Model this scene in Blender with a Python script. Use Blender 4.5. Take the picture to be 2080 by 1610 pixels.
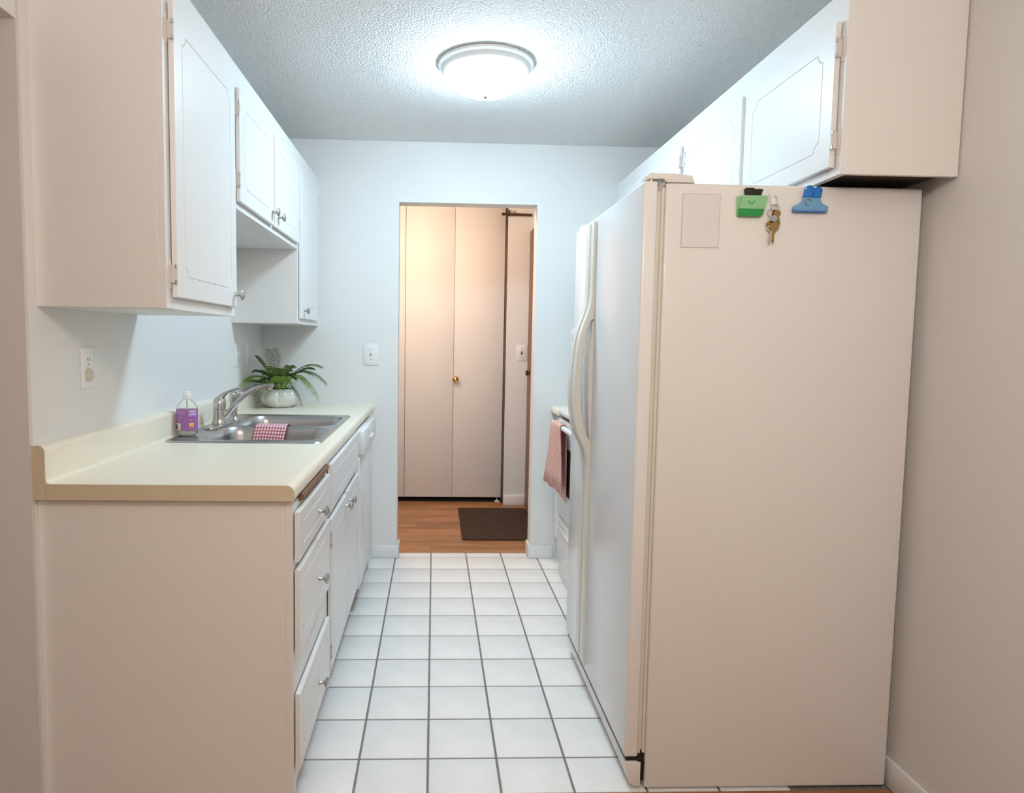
import bpy, bmesh, math, random
from mathutils import Vector, Matrix

# ------------------------------------------------------------------ scene / camera / light
for o in list(bpy.data.objects):
    bpy.data.objects.remove(o)
scn = bpy.context.scene
COL = scn.collection
random.seed(7)

PX_F, PX_CX, PX_CY, W_, H_ = 1329.873, 928.475, 791.405, 2080, 1610
YAW, PITCH, ROLL, CAM_Z = 0.035858, -0.073429, 0.014030, 1.27976
cam_d = bpy.data.cameras.new('camera')
cam = bpy.data.objects.new('camera', cam_d)
COL.objects.link(cam)
fw = Vector((math.sin(YAW)*math.cos(PITCH), math.cos(YAW)*math.cos(PITCH), math.sin(PITCH)))
r0 = Vector((math.cos(YAW), -math.sin(YAW), 0))
u0 = r0.cross(fw)
rt = math.cos(ROLL)*r0 + math.sin(ROLL)*u0
up = -math.sin(ROLL)*r0 + math.cos(ROLL)*u0
cam.matrix_world = Matrix(((rt.x, up.x, -fw.x, 0), (rt.y, up.y, -fw.y, 0), (rt.z, up.z, -fw.z, CAM_Z), (0, 0, 0, 1)))
cam_d.sensor_fit = 'HORIZONTAL'
cam_d.sensor_width = 36
cam_d.lens = PX_F/W_*36
cam_d.shift_x = (W_/2-PX_CX)/W_
cam_d.shift_y = (PX_CY-H_/2)/W_
cam_d.clip_start = 0.02
scn.camera = cam

wd = bpy.data.worlds.new('world')
scn.world = wd
wd.use_nodes = True
wd.node_tree.nodes['Background'].inputs[0].default_value = (0.9, 0.95, 1, 1)
wd.node_tree.nodes['Background'].inputs[1].default_value = 0.05
scn.view_settings.view_transform = 'Standard'
scn.view_settings.look = 'None'
scn.view_settings.exposure = 0.1
scn.view_settings.gamma = 1
scn.view_settings.use_curve_mapping = False

# light strengths (emission of each lamp's glass) and tints
KITCHEN_E, KITCHEN_C = 71.0, (0.61, 0.84, 1.0)
DINING_E, DINING_C = 45.0, (1.0, 0.885, 0.775)
FILL_E = 52.0
HALL_E, HALL_C = 102.0, (1.0, 0.72, 0.52)

# ------------------------------------------------------------------ key dimensions (metres)
XL, XR, YB, ZC = -0.989, 1.350, 3.806, 2.405     # left wall, right wall, back wall, ceiling
XUF, UZ0, UZ1 = -0.669, 1.353, 2.187             # upper left face plane, bottom, top
XBF = -0.356                                     # base face plane
YN = 1.632                                       # near end of worktop
TILE, TX0, TY0 = 0.21075, -0.21544, 3.8242
DX0, DX1, DZ = -0.208, 0.584, 2.068              # doorway opening
YH = 3.915                                       # hall side of the back wall

# ------------------------------------------------------------------ materials
def mat(name, col, rough=0.5, metal=0.0, bump=None, var=None, coat=0.0, trans=0.0, emit=None,
        stretch=(1, 1, 1), alpha=1.0, ior=1.45, spec=None):
    m = bpy.data.materials.new(name)
    m.use_nodes = True
    nt = m.node_tree
    b = nt.nodes['Principled BSDF']
    b.inputs['Base Color'].default_value = (*col, 1)
    b.inputs['Roughness'].default_value = rough
    b.inputs['Metallic'].default_value = metal
    b.inputs['Coat Weight'].default_value = coat
    b.inputs['Transmission Weight'].default_value = trans
    b.inputs['IOR'].default_value = ior
    b.inputs['Alpha'].default_value = alpha
    if spec is not None:
        b.inputs['Specular IOR Level'].default_value = spec
    if emit:
        b.inputs['Emission Color'].default_value = (*emit[0], 1)
        b.inputs['Emission Strength'].default_value = emit[1]
    if bump or var:
        tc = nt.nodes.new('ShaderNodeTexCoord')
        mp = nt.nodes.new('ShaderNodeMapping')
        mp.inputs['Scale'].default_value = stretch
        nt.links.new(tc.outputs['Object'], mp.inputs['Vector'])
    if var:   # (scale, second colour, detail)
        n = nt.nodes.new('ShaderNodeTexNoise')
        n.inputs['Scale'].default_value = var[0]
        n.inputs['Detail'].default_value = var[2] if len(var) > 2 else 3
        nt.links.new(mp.outputs[0], n.inputs['Vector'])
        rp = nt.nodes.new('ShaderNodeValToRGB')
        rp.color_ramp.elements[0].position = 0.32
        rp.color_ramp.elements[1].position = 0.68
        rp.color_ramp.elements[0].color = (*col, 1)
        rp.color_ramp.elements[1].color = (*var[1], 1)
        nt.links.new(n.outputs['Fac'], rp.inputs[0])
        nt.links.new(rp.outputs[0], b.inputs['Base Color'])
    if bump:  # (scale, strength, distance)
        n = nt.nodes.new('ShaderNodeTexNoise')
        n.inputs['Scale'].default_value = bump[0]
        n.inputs['Detail'].default_value = 3
        nt.links.new(mp.outputs[0], n.inputs['Vector'])
        bp = nt.nodes.new('ShaderNodeBump')
        bp.inputs['Strength'].default_value = bump[1]
        bp.inputs['Distance'].default_value = bump[2]
        nt.links.new(n.outputs['Fac'], bp.inputs['Height'])
        nt.links.new(bp.outputs[0], b.inputs['Normal'])
    return m

M = {}
M['wall'] = mat('wall_paint_white', (0.80, 0.80, 0.79), 0.6, bump=(220, 0.12, 0.002))
M['greige'] = mat('wall_paint_greige', (0.70, 0.68, 0.66), 0.7, bump=(220, 0.12, 0.002))
M['cabinet'] = mat('cabinet_paint', (0.80, 0.80, 0.79), 0.38, bump=(14, 0.10, 0.001), stretch=(14, 14, 1))
M['cabinet_side'] = mat('cabinet_side_paint', (0.80, 0.785, 0.76), 0.45, bump=(14, 0.10, 0.001), stretch=(14, 14, 1))
M['cabinet_in'] = mat('cabinet_raw_board', (0.10, 0.085, 0.07), 0.8, bump=(30, 0.1, 0.001))  # dark tone with the shade of undersides and gaps in its colour
M['trim'] = mat('trim_paint', (0.82, 0.83, 0.83), 0.35, bump=(40, 0.05, 0.001))
M['grout'] = mat('grout', (0.20, 0.195, 0.185), 0.9, bump=(300, 0.4, 0.002), var=(60, (0.26, 0.25, 0.24)))
M['tile'] = mat('floor_tile', (0.82, 0.815, 0.805), 0.38, spec=0.4, bump=(9, 0.03, 0.002), var=(7, (0.88, 0.875, 0.865), 5))
M['laminate'] = mat('counter_laminate', (0.83, 0.765, 0.63), 0.36, var=(90, (0.86, 0.795, 0.66)))
M['laminate_edge'] = mat('counter_edge_band', (0.62, 0.53, 0.38), 0.5, var=(40, (0.65, 0.56, 0.41)))  # same laminate as the top, warm lamplight put into the tan colour
M['steel'] = mat('sink_steel', (0.50, 0.50, 0.50), 0.30, 1.0, bump=(60, 0.08, 0.0005), stretch=(1, 14, 1))
M['nickel'] = mat('brushed_nickel', (0.55, 0.53, 0.50), 0.22, 1.0, bump=(120, 0.05, 0.0005))
M['fridge'] = mat('fridge_enamel', (0.80, 0.79, 0.775), 0.30, bump=(420, 0.10, 0.0006))
M['fridge_front'] = mat('fridge_door_enamel', (0.84, 0.845, 0.85), 0.24, bump=(420, 0.10, 0.0006))
M['handle'] = mat('fridge_handle_plastic', (0.78, 0.765, 0.70), 0.42, bump=(200, 0.03, 0.0005))
M['gasket'] = mat('door_gasket', (0.72, 0.69, 0.62), 0.6, bump=(100, 0.05, 0.0005))
M['black'] = mat('black_plastic', (0.012, 0.011, 0.010), 0.45, bump=(100, 0.05, 0.0005))
M['dark'] = mat('dark_metal', (0.10, 0.045, 0.025), 0.4, 0.3, bump=(60, 0.05, 0.0005))
M['white_plastic'] = mat('white_plastic', (0.84, 0.84, 0.83), 0.35, bump=(80, 0.02, 0.0003))
M['beige_plastic'] = mat('beige_plastic', (0.62, 0.58, 0.47), 0.45, bump=(80, 0.02, 0.0003))
M['grey_plastic'] = mat('grey_plastic', (0.36, 0.39, 0.42), 0.4, bump=(80, 0.02, 0.0003))
M['appliance'] = mat('appliance_enamel', (0.82, 0.83, 0.84), 0.25, bump=(200, 0.02, 0.0003))
M['brass'] = mat('brass', (0.72, 0.50, 0.20), 0.22, 1.0, bump=(100, 0.04, 0.0003))
M['key_brass'] = mat('key_brass', (0.36, 0.23, 0.09), 0.32, 1.0, bump=(200, 0.2, 0.0005))
M['key_steel'] = mat('key_steel', (0.55, 0.52, 0.46), 0.3, 1.0, bump=(200, 0.2, 0.0005))
M['brown_board'] = mat('cutting_board_edge', (0.17, 0.085, 0.045), 0.45, bump=(20, 0.2, 0.001), stretch=(3, 1, 20), var=(12, (0.23, 0.12, 0.065)))
M['brown_door'] = mat('entrance_door_brown', (0.20, 0.085, 0.05), 0.45, bump=(12, 0.1, 0.001), stretch=(12, 12, 1), var=(8, (0.24, 0.105, 0.06)))
M['closet'] = mat('closet_door_paint', (0.79, 0.76, 0.73), 0.5, bump=(80, 0.04, 0.0006))
M['mat'] = mat('doormat_fibre', (0.034, 0.016, 0.009), 0.95, bump=(260, 1.0, 0.006), var=(130, (0.100, 0.056, 0.034)))
M['soil'] = mat('moss', (0.05, 0.028, 0.008), 0.9, bump=(120, 0.6, 0.004), var=(60, (0.13, 0.10, 0.02)))
M['ceramic'] = mat('pearl_ceramic', (0.66, 0.64, 0.58), 0.18, bump=(40, 0.25, 0.003), var=(22, (0.80, 0.79, 0.76), 4), coat=0.5)
M['frond'] = mat('fern_leaf', (0.085, 0.165, 0.018), 0.45, var=(30, (0.27, 0.38, 0.055)), bump=(200, 0.1, 0.0005))
M['frond_dark'] = mat('fern_leaf_dark', (0.030, 0.070, 0.014), 0.45, var=(30, (0.08, 0.15, 0.03)), bump=(200, 0.1, 0.0005))
M['bottle'] = mat('clear_plastic', (0.93, 0.96, 0.95), 0.06, trans=1.0, ior=1.12, bump=(30, 0.02, 0.0005))
M['soap'] = mat('pale_soap', (0.80, 0.82, 0.70), 0.2, trans=0.6, ior=1.2, bump=(30, 0.02, 0.0005))
M['label'] = mat('purple_label', (0.36, 0.13, 0.40), 0.4, var=(6, (0.40, 0.16, 0.46)))
M['label_text'] = mat('label_print_pale', (0.60, 0.40, 0.66), 0.5, var=(300, (0.42, 0.20, 0.50)))
M['label_violet'] = mat('label_print_violet', (0.46, 0.30, 0.80), 0.5, var=(300, (0.62, 0.50, 0.88)))
M['label_white'] = mat('label_print_white', (0.80, 0.72, 0.70), 0.5, var=(50, (0.84, 0.78, 0.76)))
M['label_dark'] = mat('label_print_dark', (0.12, 0.08, 0.08), 0.5, var=(90, (0.20, 0.15, 0.15)))
M['label_orange'] = mat('label_print_orange', (0.88, 0.42, 0.10), 0.5, var=(60, (0.92, 0.60, 0.22)))
M['green_clip'] = mat('green_plastic', (0.05, 0.58, 0.15), 0.18, trans=0.55, bump=(30, 0.05, 0.001))
M['green_light'] = mat('green_plastic_light', (0.36, 0.76, 0.40), 0.2, trans=0.25, bump=(30, 0.05, 0.001))
M['blue_clip'] = mat('blue_plastic', (0.03, 0.28, 0.85), 0.18, trans=0.35, bump=(30, 0.05, 0.001))
M['blue_light'] = mat('blue_plastic_light', (0.22, 0.50, 0.80), 0.18, trans=0.25, bump=(30, 0.05, 0.001))
M['paper'] = mat('magnet_sheet', (0.78, 0.755, 0.75), 0.5, var=(14, (0.75, 0.73, 0.725)))
M['paper_print'] = mat('magnet_sheet_print', (0.52, 0.49, 0.47), 0.5, var=(20, (0.58, 0.55, 0.53)))
M['stove_dark'] = mat('oven_glass', (0.02, 0.02, 0.022), 0.12, bump=(20, 0.02, 0.0003))
M['hinge_paint'] = mat('hinge_paint', (0.70, 0.67, 0.655), 0.4, bump=(80, 0.02, 0.0003))
M['hinge_pin'] = mat('hinge_pin', (0.62, 0.60, 0.57), 0.3, 0.7, bump=(80, 0.02, 0.0003))

def lamp_mat(name, col, e):
    m = mat(name, (0.9, 0.9, 0.9), 0.3, emit=(col, e), bump=(20, 0.02, 0.0005))
    return m
M['kitchen_glass'] = lamp_mat('lamp_glass_cool', KITCHEN_C, KITCHEN_E)
M['dining_glass'] = lamp_mat('lamp_glass_warm', DINING_C, DINING_E)
M['living_glass'] = lamp_mat('lamp_glass_living', DINING_C, FILL_E)
M['hall_glass'] = lamp_mat('lamp_glass_hall', HALL_C, HALL_E)

def ceiling_mat():
    m = mat('popcorn_ceiling', (0.86, 0.86, 0.85), 0.95)
    nt = m.node_tree
    b = nt.nodes['Principled BSDF']
    tc = nt.nodes.new('ShaderNodeTexCoord')
    v = nt.nodes.new('ShaderNodeTexVoronoi')
    v.inputs['Scale'].default_value = 125
    n = nt.nodes.new('ShaderNodeTexNoise')
    n.inputs['Scale'].default_value = 160
    n.inputs['Detail'].default_value = 4
    nt.links.new(tc.outputs['Object'], v.inputs['Vector'])
    nt.links.new(tc.outputs['Object'], n.inputs['Vector'])
    mx = nt.nodes.new('ShaderNodeMath')
    mx.operation = 'SUBTRACT'
    nt.links.new(n.outputs['Fac'], mx.inputs[0])
    nt.links.new(v.outputs['Distance'], mx.inputs[1])
    bp = nt.nodes.new('ShaderNodeBump')
    bp.inputs['Strength'].default_value = 0.75
    bp.inputs['Distance'].default_value = 0.006
    nt.links.new(mx.outputs[0], bp.inputs['Height'])
    nt.links.new(bp.outputs[0], b.inputs['Normal'])
    return m
M['ceiling'] = ceiling_mat()

def wood_mat():
    m = mat('hall_wood_board', (0.42, 0.20, 0.085), 0.35)
    nt = m.node_tree
    b = nt.nodes['Principled BSDF']
    tc = nt.nodes.new('ShaderNodeTexCoord')
    oi = nt.nodes.new('ShaderNodeObjectInfo')
    mp = nt.nodes.new('ShaderNodeMapping')
    mp.inputs['Scale'].default_value = (1.6, 22, 22)
    ad = nt.nodes.new('ShaderNodeVectorMath')
    ad.operation = 'ADD'
    sc = nt.nodes.new('ShaderNodeMath')
    sc.operation = 'MULTIPLY'
    sc.inputs[1].default_value = 37
    nt.links.new(oi.outputs['Random'], sc.inputs[0])
    nt.links.new(tc.outputs['Object'], mp.inputs['Vector'])
    nt.links.new(mp.outputs[0], ad.inputs[0])
    nt.links.new(sc.outputs[0], ad.inputs[1])
    n = nt.nodes.new('ShaderNodeTexNoise')
    n.inputs['Scale'].default_value = 2.4
    n.inputs['Detail'].default_value = 5
    nt.links.new(ad.outputs[0], n.inputs['Vector'])
    rp = nt.nodes.new('ShaderNodeValToRGB')
    rp.color_ramp.elements[0].position = 0.3
    rp.color_ramp.elements[1].position = 0.7
    rp.color_ramp.elements[0].color = (0.30, 0.125, 0.045, 1)
    rp.color_ramp.elements[1].color = (0.47, 0.235, 0.10, 1)
    nt.links.new(n.outputs['Fac'], rp.inputs[0])
    hs = nt.nodes.new('ShaderNodeHueSaturation')
    mr = nt.nodes.new('ShaderNodeMapRange')
    mr.inputs['To Min'].default_value = 0.74
    mr.inputs['To Max'].default_value = 1.26
    nt.links.new(oi.outputs['Random'], mr.inputs['Value'])
    nt.links.new(mr.outputs[0], hs.inputs['Value'])
    nt.links.new(rp.outputs[0], hs.inputs['Color'])
    nt.links.new(hs.outputs[0], b.inputs['Base Color'])
    return m
M['wood'] = wood_mat()

def check_mat(name, nu, nv, c_ground, c_mid, c_spot, wu=0.5, wv=0.5, dark_first=True):
    m = mat(name, c_ground, 0.9)
    nt = m.node_tree
    b = nt.nodes['Principled BSDF']
    uv = nt.nodes.new('ShaderNodeTexCoord')
    sp = nt.nodes.new('ShaderNodeSeparateXYZ')
    nt.links.new(uv.outputs['UV'], sp.inputs[0])
    outs = []
    for i, (n, w) in enumerate(((nu, wu), (nv, wv))):
        a = nt.nodes.new('ShaderNodeMath'); a.operation = 'MULTIPLY'; a.inputs[1].default_value = n
        f = nt.nodes.new('ShaderNodeMath'); f.operation = 'FRACT'
        g = nt.nodes.new('ShaderNodeMath'); g.operation = 'GREATER_THAN'; g.inputs[1].default_value = w
        nt.links.new(sp.outputs[i], a.inputs[0]); nt.links.new(a.outputs[0], f.inputs[0]); nt.links.new(f.outputs[0], g.inputs[0])
        outs.append(g)
    s = nt.nodes.new('ShaderNodeMath'); s.operation = 'ADD'
    nt.links.new(outs[0].outputs[0], s.inputs[0]); nt.links.new(outs[1].outputs[0], s.inputs[1])
    h = nt.nodes.new('ShaderNodeMath'); h.operation = 'MULTIPLY'; h.inputs[1].default_value = 0.5
    nt.links.new(s.outputs[0], h.inputs[0])
    rp = nt.nodes.new('ShaderNodeValToRGB')
    rp.color_ramp.interpolation = 'CONSTANT'
    e = rp.color_ramp.elements
    e[0].position = 0; e[0].color = (*c_ground, 1)
    e[1].position = 0.25; e[1].color = (*c_mid, 1)
    k = e.new(0.75); k.color = (*c_spot, 1)
    nt.links.new(h.outputs[0], rp.inputs[0])
    nt.links.new(rp.outputs[0], b.inputs['Base Color'])
    n = nt.nodes.new('ShaderNodeTexNoise'); n.inputs['Scale'].default_value = 400
    bp = nt.nodes.new('ShaderNodeBump'); bp.inputs['Strength'].default_value = 0.5; bp.inputs['Distance'].default_value = 0.001
    nt.links.new(uv.outputs['Object'], n.inputs['Vector'])
    nt.links.new(n.outputs['Fac'], bp.inputs['Height']); nt.links.new(bp.outputs[0], b.inputs['Normal'])
    return m
M['dishcloth'] = check_mat('dishcloth_check', 11, 15, (0.50, 0.09, 0.13), (0.62, 0.22, 0.27), (0.90, 0.80, 0.82), 0.42, 0.42)
M['towel'] = check_mat('towel_check', 22, 76, (0.42, 0.10, 0.09), (0.62, 0.26, 0.22), (0.86, 0.66, 0.58), 0.22, 0.40)
M['towel_back'] = mat('towel_shaded_side', (0.22, 0.05, 0.07), 0.9, bump=(300, 0.4, 0.001))

# ------------------------------------------------------------------ mesh helpers
WL = {}          # world location of each parent, so shapes can be written in room coordinates

def merge(bm, tmp):
    me = bpy.data.meshes.new('t')
    tmp.to_mesh(me)
    tmp.free()
    bm.from_mesh(me)
    bpy.data.meshes.remove(me)

def box(bm, x0, x1, y0, y1, z0, z1, bev=0.0, seg=2):
    t = bmesh.new()
    bmesh.ops.create_cube(t, size=1)
    for v in t.verts:
        v.co = Vector(((x0+x1)/2+v.co.x*(x1-x0), (y0+y1)/2+v.co.y*(y1-y0), (z0+z1)/2+v.co.z*(z1-z0)))
    if bev > 0:
        bmesh.ops.bevel(t, geom=list(t.edges), offset=bev, segments=seg, profile=0.5, affect='EDGES')
    merge(bm, t)
    return bm

def lathe(bm, prof, center, axis='z', n=24, mod=None, sx=1.0, sy=1.0, sign=1):
    """prof: list of (radius, height along axis)."""
    rings = []
    c = Vector(center)
    for r, h in prof:
        ring = []
        for i in range(n):
            a = 2*math.pi*i/n
            rr = r*(mod(a, h) if mod else 1)
            p, q = rr*math.cos(a)*sx, rr*math.sin(a)*sy
            h2 = h*sign
            if axis == 'z': co = Vector((p, q, h2))
            elif axis == 'x': co = Vector((h2, p, q))
            else: co = Vector((p, h2, q))
            ring.append(bm.verts.new(c+co))
        rings.append(ring)
    fs = []
    for a, b in zip(rings[:-1], rings[1:]):
        for i in range(n):
            fs.append(bm.faces.new((a[i], a[(i+1) % n], b[(i+1) % n], b[i])))
    if prof[0][0] > 1e-6: fs.append(bm.faces.new(list(reversed(rings[0]))))
    if prof[-1][0] > 1e-6: fs.append(bm.faces.new(rings[-1]))
    bmesh.ops.remove_doubles(bm, verts=[v for rg in rings for v in rg], dist=1e-6)
    return bm

def prism(bm, pts, axis, a0, a1, bev=0.0):
    """pts: polygon in the plane across `axis` ((y,z) for x, (x,z) for y, (x,y) for z)."""
    t = bmesh.new()
    def mk(p, a):
        if axis == 'x': return (a, p[0], p[1])
        if axis == 'y': return (p[0], a, p[1])
        return (p[0], p[1], a)
    A = [t.verts.new(mk(p, a0)) for p in pts]
    B = [t.verts.new(mk(p, a1)) for p in pts]
    t.faces.new(A); t.faces.new(list(reversed(B)))
    n = len(pts)
    for i in range(n):
        t.faces.new((A[i], B[i], B[(i+1) % n], A[(i+1) % n]))
    bmesh.ops.recalc_face_normals(t, faces=list(t.faces))
    if bev > 0:
        es = [e for e in t.edges if abs((e.verts[0].co-e.verts[1].co).dot(Vector((axis == 'x', axis == 'y', axis == 'z')))) < 1e-9]
        bmesh.ops.bevel(t, geom=es, offset=bev, segments=2, profile=0.5, affect='EDGES')
    merge(bm, t)
    return bm

def tube(bm, pts, rad, n=10, flat=None):
    """rad: number or list; flat = (vector, factor) squashes the section along a vector."""
    pts = [Vector(p) for p in pts]
    if not isinstance(rad, (list, tuple)): rad = [rad]*len(pts)
    rings = []
    ref = Vector((0, 0, 1))
    for i, p in enumerate(pts):
        t = (pts[min(i+1, len(pts)-1)]-pts[max(i-1, 0)]).normalized()
        if abs(t.dot(ref)) > 0.95: side = t.cross(Vector((1, 0, 0))).normalized()
        else: side = t.cross(ref).normalized()
        nn = side.cross(t)
        ring = []
        for k in range(n):
            a = 2*math.pi*k/n
            d = side*math.cos(a)*rad[i]+nn*math.sin(a)*rad[i]
            if flat: d = d-flat[0]*(d.dot(flat[0]))*(1-flat[1])
            ring.append(bm.verts.new(p+d))
        rings.append(ring)
    for a, b in zip(rings[:-1], rings[1:]):
        for k in range(n):
            bm.faces.new((a[k], a[(k+1) % n], b[(k+1) % n], b[k]))
    bm.faces.new(list(reversed(rings[0]))); bm.faces.new(rings[-1])
    return bm

def bez(p0, p1, p2, p3, n):
    out = []
    p0, p1, p2, p3 = map(Vector, (p0, p1, p2, p3))
    for i in range(n+1):
        t = i/n
        out.append(p0*(1-t)**3+p1*3*t*(1-t)**2+p2*3*t*t*(1-t)+p3*t**3)
    return out

def rrect(cx, cy, w, h, r, n=6):
    pts = []
    for sx, sy, a0 in ((1, 1, 0), (-1, 1, 90), (-1, -1, 180), (1, -1, 270)):
        for i in range(n+1):
            a = math.radians(a0+90*i/n)
            pts.append((cx+sx*(w/2-r)+r*math.cos(a), cy+sy*(h/2-r)+r*math.sin(a)))
    return pts

def fill(bm, loops):
    es = []
    for lp in loops:
        for i in range(len(lp)):
            e = bm.edges.get((lp[i], lp[(i+1) % len(lp)]))
            es.append(e or bm.edges.new((lp[i], lp[(i+1) % len(lp)])))
    bmesh.ops.triangle_fill(bm, use_beauty=True, use_dissolve=False, edges=es)

def finish(name, bm, m, smooth=True, recalc=True):
    if recalc: bmesh.ops.recalc_face_normals(bm, faces=list(bm.faces))
    me = bpy.data.meshes.new(name)
    bm.to_mesh(me); bm.free()
    me.materials.append(M[m] if isinstance(m, str) else m)
    if smooth:
        for p in me.polygons: p.use_smooth = True
        me.set_sharp_from_angle(angle=math.radians(32))
    return me

def thing(name, label, cat, loc, group=None):
    o = bpy.data.objects.new(name, None)
    o.empty_display_size = 0.05
    COL.objects.link(o)
    o.location = loc
    WL[o.name] = Vector(loc)
    o['label'] = label; o['category'] = cat
    if group: o['group'] = group
    return o

def part(name, bm, m, parent, smooth=True, label=None, recalc=True):
    me = finish(name, bm, m, smooth, recalc)
    o = bpy.data.objects.new(name, me)
    COL.objects.link(o)
    w = WL[parent.name]
    me.transform(Matrix.Translation(-w))
    o.parent = parent
    WL[o.name] = w
    if label: o['label'] = label
    return o

def solo(name, bm, m, label, cat, group=None, smooth=True, kind=None):
    me = finish(name, bm, m, smooth)
    vs = [v.co for v in me.vertices]
    lo = [min(v[i] for v in vs) for i in range(3)]; hi = [max(v[i] for v in vs) for i in range(3)]
    c = Vector(((lo[0]+hi[0])/2, (lo[1]+hi[1])/2, lo[2]))
    me.transform(Matrix.Translation(-c))
    o = bpy.data.objects.new(name, me)
    COL.objects.link(o)
    o.location = c
    WL[o.name] = c
    if kind: o['kind'] = kind
    if label: o['label'] = label
    if cat: o['category'] = cat
    if group: o['group'] = group
    return o

def struct(name, bm, m, label, cat, smooth=False):
    return solo(name, bm, m, label, cat, smooth=smooth, kind='structure')

def B(*a, **k):
    return box(bmesh.new(), *a, **k)

# ------------------------------------------------------------------ the setting
# kitchen floor: grout bed with every tile laid on it
TEDGE = 1.768
fl = struct('floor', B(XL, XR, TEDGE, 3.895, -0.06, -0.0025), 'grout', 'kitchen floor of square white tiles with grey grout joints', 'floor')
g = 0.0036
tile_me = finish('tile', B(-TILE/2+g, TILE/2-g, -TILE/2+g, TILE/2-g, -0.0095, 0, bev=0.0016), 'tile')
for i in range(-1, 6):
    part('tile', B(TX0+i*TILE+g, TX0+(i+1)*TILE-g, TEDGE+0.002, TY0-9*TILE-g, -0.0095, 0, bev=0.0016), 'tile', fl)
    for j in range(9):
        o = bpy.data.objects.new('tile', tile_me)
        COL.objects.link(o)
        o.parent = fl
        o.location = Vector((TX0+(i+0.5)*TILE, TY0-(j+0.5)*TILE, 0))-WL[fl.name]
for i in range(-1, 4):       # cut row in the doorway
    x0 = max(TX0+i*TILE+g, DX0+0.012); x1 = min(TX0+(i+1)*TILE-g, DX1-0.012)
    if x1-x0 > 0.02:
        part('tile', B(x0, x1, TY0+g, 3.892, -0.0095, 0, bev=0.0016), 'tile', fl)

# hall floor boards
struct('floor_closet', B(-0.75, 0.80, 5.166, 5.80, -0.06, -0.002), 'cabinet_in', 'dark closet floor under the folding doors', 'floor')
fh = struct('floor_hall', B(-0.75, 0.80, 3.895, 5.166, -0.06, -0.006), 'cabinet_in', 'hallway floor of narrow orange-brown wood boards', 'floor')
y = 3.897
row = 0
bw = 0.062
while y < 5.16:
    x = -0.75-random.random()*0.7
    while x < 0.80:
        L = random.uniform(0.45, 0.95)
        x0, x1 = max(x, -0.75), min(x+L, 0.80)
        if x1-x0 > 0.03:
            part('board', B(x0+0.0004, x1-0.0004, y+0.0004, min(y+bw, 5.166)-0.0004, -0.012, 0.0, bev=0.0006, seg=1), 'wood', fh, smooth=False)
        x += L
    y += bw; row += 1
struct('floor_dining', box(B(XL-1.6, XR, -3.2, 1.768, -0.06, -0.001), XL-1.6, XL-0.12, 1.768, 2.18, -0.06, -0.001), 'wood', 'brown wood floor of the dining area in front of the tiles', 'floor')

# ceilings
struct('ceiling', B(XL-1.6, XR, -3.2, YB, ZC, ZC+0.08), 'ceiling', 'white popcorn-textured ceiling over the kitchen', 'ceiling')
struct('ceiling_hall', B(-0.75, 0.80, YH, 5.9, ZC, ZC+0.08), 'ceiling', 'white ceiling of the small hallway', 'ceiling')

# walls
struct('wall_left', B(XL-0.12, XL, 1.640, YH, 0, ZC), 'wall', 'white kitchen wall behind the sink worktop', 'wall')
struct('trim_1', B(XL-0.12, XL-0.0005, 1.628, 1.640, 0, ZC), 'greige', 'greige end face of the kitchen wall at the left opening', 'trim')
bm = B(XL-0.12, XL, -0.2, 1.628, 2.02, ZC)
box(bm, XL-0.12, XL, -3.2, -0.2, 0, ZC)
struct('wall_dining_left', bm, 'wall', 'wall with the header over the left opening', 'wall')
struct('wall_side_room', B(XL-1.72, XL-1.6, -3.2, 2.3, 0, ZC), 'greige', 'far wall of the room beyond the left opening', 'wall')
struct('wall_side_room_end', B(XL-1.6, XL-0.12, 2.18, 2.30, 0, ZC), 'greige', 'end wall of the room beyond the left opening', 'wall')
struct('wall_behind', B(XL-1.72, XR+0.12, -3.32, -3.2, 0, ZC), 'greige', 'dining room wall behind the viewer', 'wall')
struct('wall_right', B(XR, XR+0.12, -3.2, YH, 0, ZC), 'greige', 'greige right wall beside the refrigerator', 'wall')
bm = B(XL, DX0, YB, YH, 0, ZC)
box(bm, DX1, XR, YB, YH, 0, ZC)
box(bm, DX0, DX1, YB, YH, DZ, ZC)
struct('wall_back', bm, 'wall', 'white back wall with the doorway to the hall', 'wall')
# hall walls
struct('wall_hall_left', B(-0.87, -0.75, YH, 5.9, 0, ZC), 'wall', 'left wall of the hallway', 'wall')
struct('wall_hall_right', B(0.742, 0.86, YH, 5.9, 0, ZC), 'wall', 'right wall of the hallway', 'wall')
struct('wall_hall_back', B(0.556, 0.742, 5.075, 5.9, 0, ZC), 'wall', 'pale wall strip between closet doors and brown door', 'wall')
struct('wall_closet', B(-0.75, 0.556, 5.78, 5.9, 0, ZC), 'cabinet_in', 'dark back of the closet behind the folding doors', 'wall')
struct('trim_2', B(-0.75, 0.556, 5.14, 5.30, 2.385, ZC), 'wall', 'head of the closet opening above the folding doors', 'trim')
struct('trim_3', B(0.5500, 0.5555, 5.076, 5.158, 0.0, 2.385), 'dark', 'dark brown strip down the edge of the closet opening', 'trim')

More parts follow.
